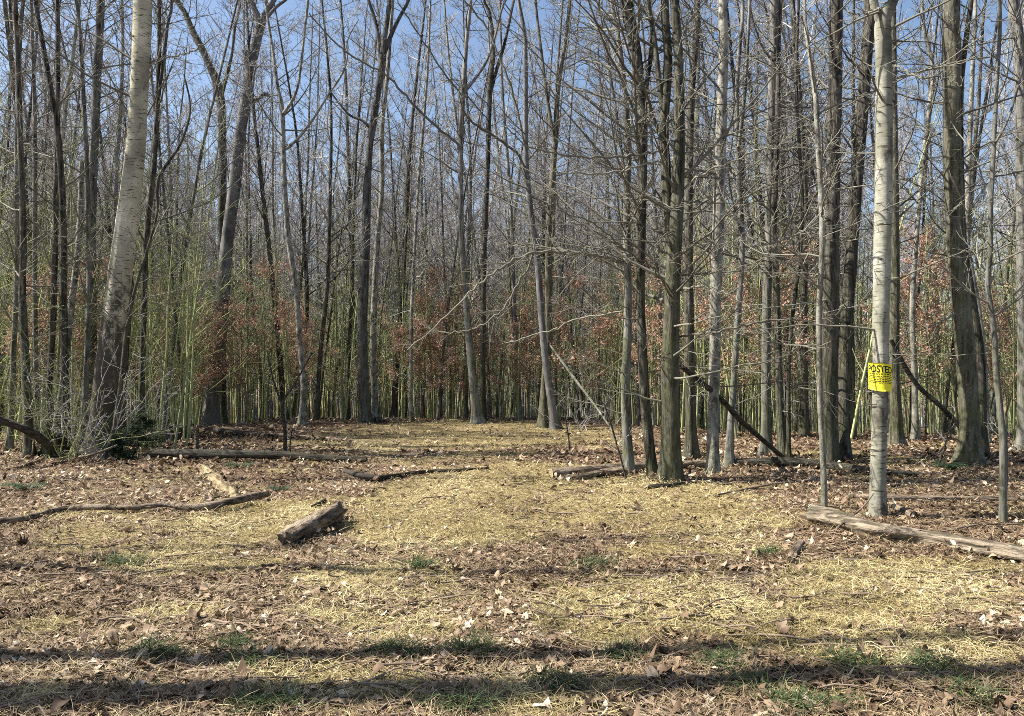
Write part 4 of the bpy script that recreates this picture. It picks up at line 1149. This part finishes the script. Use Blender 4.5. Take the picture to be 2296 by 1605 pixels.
# green tufts (world places read off the photograph)
GREEN_D = [(1060, 1460, 60, 18), (560, 1490, 40, 14), (1620, 1490, 60, 18), (1670, 1545, 60, 26), (1250, 1545, 60, 22), (2180, 1560, 60, 30), (1330, 1270, 45, 10), (940, 1270, 40, 10),
           (1900, 1490, 60, 14), (270, 1265, 60, 8), (520, 1450, 30, 8), (2080, 1500, 60, 14), (900, 1465, 70, 10), (1400, 1470, 60, 12), (1800, 1585, 90, 18), (600, 1590, 80, 12), (1030, 1590, 80, 12), (350, 1470, 60, 10), (1720, 1240, 25, 7)]
G = Geo()
for xd, yd, hx, hy in GREEN_D:
    c = on_ground(xd, yd); a = on_ground(xd, yd - hy); b_ = on_ground(xd, min(yd + hy, 1640))
    n = int(120 + 5 * hx)
    x = c[0] + rg.normal(0, .5, n) * hx * KD * c[1] / F_PX
    y = c[1] + rg.normal(0, .5, n) * max((a[1] - b_[1]) / 2, .06)
    v, q, r = blades(x, y, rg, .07 + .12 * rg.random(n), .0045 * np.ones(n), 1.25, rg.random(n))
    G.add(v, q, rnd=r)
tag(link("green_grass", G.mesh("green_grass", M_GREEN)), "dark green grass tufts sprouting among the fallen leaves", "grass", kind="stuff")

def banked(n, rng, spread):
    # places close against the logs and tree feet, where litter collects
    X, Y = [], []
    for C, Rr in LOGS:
        if C[:, 2].max() - C[:, 2].min() > .6: continue
        L = np.linalg.norm(C[-1] - C[0])
        m = int(n * L * min(1.0, Rr.mean() / .09) ** 1.5)
        i = rng.integers(0, len(C), m)
        sd = np.where(rng.random(m) < .7, -1, 1) * (Rr[i] * rng.uniform(.6, 1.3, m) + np.abs(rng.normal(0, spread, m)))
        d = ortho(C[-1] - C[0])
        X.append(C[i, 0] - d[1] * sd); Y.append(C[i, 1] + d[0] * sd)
    for h in HERO:
        p = h[0].location
        if p.y > 17: continue
        m = int(n * .9)
        a = rng.random(m) * 6.28; r = .1 + np.abs(rng.normal(0, .13, m)) + .1
        X.append(p.x + np.cos(a) * r); Y.append(p.y + np.sin(a) * r)
    return np.concatenate(X), np.concatenate(Y)

G = Geo()
x, y = banked(70, rg, .05)
v, q, r = blades(x, y, rg, .08 + .14 * rg.random(len(x)), .004 * np.clip(y / 7, .8, 2) * np.ones(len(x)), 1.3, np.clip(rg.normal(.55, .25, len(x)), 0, 1))
G.add(v, q, rnd=r)
tag(link("grass_fringe", G.mesh("grass_fringe", M_STRAW)), "dry grass standing along logs and tree feet", "grass", kind="stuff")
G = Geo()
x, y = banked(38, rg, .06)
leaves(G, x, y, (.03 + .05 * rg.random(len(x))) * np.clip(y / 9, .9, 1.6), rg, 0, rg.random(len(x)), tilt=.6, lift=.07)
for kind, n in ((0, 74000), (1, 9000), (2, 8000)):
    x, y = scatter(n, 3.1, 30, 1.25, rg)
    s = straw(x, y)
    keep = rg.random(n) > s * .86
    x, y = x[keep], y[keep]
    m = len(x)
    size = (.024 + .06 * rg.random(m) ** 1.8) * (1.0 if kind == 0 else 1.3) * np.clip(y / 9, .9, 1.9)
    leaves(G, x, y, size, rg, kind, np.clip(rg.normal(.48, .24, m) + (noise2(x * .9, y * 1.2, 45) - .5) * .6, 0, 1))
tag(link("leaf_litter", G.mesh("leaf_litter", M_LEAF)), "curled brown and tan fallen leaves covering the forest floor", "leaves", kind="stuff")

G = Geo()
x, y = scatter(2600, 3.2, 22, 1.1, rg)
n = len(x)
yaw = rg.normal(0, .7, n) + (rg.random(n) < .25) * rg.random(n) * 3
ln = .12 + .4 * rg.random(n) ** 2
dx, dy = np.cos(yaw) * ln / 2, np.sin(yaw) * ln / 2
P = np.stack([np.stack([x + dx * t + rg.normal(0, .012, n), y + dy * t, ground_z(x + dx * t, y + dy * t) + .014 + .02 * rg.random(n)], -1) for t in (-1, -.35, .3, 1)], 1)
G.tubes(P, np.array([1, .9, .75, .4])[None] * (.0035 + .005 * rg.random(n) ** 2)[:, None], 4)
tag(link("stick_litter", G.mesh("stick_litter", simple("stick_bark", (.10, .07, .05), (.34, .26, .19), 6)[0])), "small broken twigs strewn over the ground", "twigs", kind="stuff")

# ------------------------------------------------------------------ the yellow posted sign on the birch
sx, sy, sY = 1972, 845, None
sY = sign_tree.location.y
c = at(1972.5, 845, sY)
RS = .116
root = thing("posted_sign", "yellow posted warning sign wrapped round the pale birch trunk", "sign", c)
root.rotation_euler = (0, 0, -.42)
HW, HH = 1.28, .147                                      # half angle, half height
def bend(px, pz, off):
    """paper place (metres across, metres up) to the curved sheet"""
    a = px / RS
    flare = .014 * np.clip(np.abs(a) - .9, 0, 1) ** 1.5
    pz = pz - .012 * a
    r = RS + off + flare
    return np.stack([np.sin(a) * r, -np.cos(a) * r, pz + .004 * np.sin(3 * a + 9 * pz)], -1)
na, nz = 36, 16
A_, Z_ = np.meshgrid(np.linspace(-HW, HW, na) * RS, np.linspace(-HH, HH, nz))
front = bend(A_, Z_, 0); back = bend(A_, Z_, -.0012)
idx = np.arange(na * nz).reshape(nz, na)
q = np.stack([idx[:-1, :-1], idx[:-1, 1:], idx[1:, 1:], idx[1:, :-1]], -1).reshape(-1, 4)
G = Geo(); G.add(front, q); G.add(back, q[:, ::-1])
edge = np.concatenate([idx[0], idx[1:, -1], idx[-1, -2::-1], idx[-2:0:-1, 0]])
G.q.append(np.array([(edge[i], edge[(i + 1) % len(edge)], edge[(i + 1) % len(edge)] + na * nz, edge[i] + na * nz) for i in range(len(edge))]))
msign, _, bs = simple("yellow_sheet", (.80, .70, .03), (.86, .78, .06), 30, .05, rough=.5)
link("sheet", G.mesh("sheet", msign), root)
mink, _, _ = simple("black_ink", (.012, .012, .012), (.02, .02, .02), 5, .0)
fc = bpy.data.curves.new("posted_text", 'FONT')
fc.body = "POSTED"; fc.size = .105; fc.align_x = 'CENTER'; fc.resolution_u = 3; fc.space_character = .93
fc.offset = .0016
fo = bpy.data.objects.new("posted_text", fc)
col.objects.link(fo)
dg = bpy.context.evaluated_depsgraph_get()
tm = bpy.data.meshes.new_from_object(fo.evaluated_get(dg))
bpy.data.objects.remove(fo)
tv = np.zeros(len(tm.vertices) * 3); tm.vertices.foreach_get("co", tv); tv = tv.reshape(-1, 3)
w_ = tv[:, 0].max() - tv[:, 0].min()
tv[:, 0] = (tv[:, 0] - (tv[:, 0].max() + tv[:, 0].min()) / 2) * (2 * HW * RS * .93 / w_)
tv = bend(tv[:, 0], tv[:, 1] + .050, .0025)
tm.vertices.foreach_set("co", tv.astype(np.float32).ravel())
tm.materials.clear(); tm.materials.append(mink); tm.update()
link("lettering", tm, root)
G = Geo()
rs_ = np.random.default_rng(5)
for row, (z0, hgt) in enumerate([(.028, .010), (.006, .008), (-.012, .008), (-.030, .008), (-.048, .008), (-.064, .007)]):
    xx = -HW * RS * .9
    while xx < HW * RS * .88:
        wd = rs_.uniform(.012, .034)
        e = min(xx + wd, HW * RS * .9)
        gx = np.linspace(xx, e, 4)
        v = np.vstack([bend(gx, np.full(4, z0), .0022), bend(gx, np.full(4, z0 + hgt), .0022)])
        G.add(v, [(0, 1, 5, 4), (1, 2, 6, 5), (2, 3, 7, 6)])
        xx = e + rs_.uniform(.005, .009)
link("small_print", G.mesh("small_print", mink, smooth=False), root)
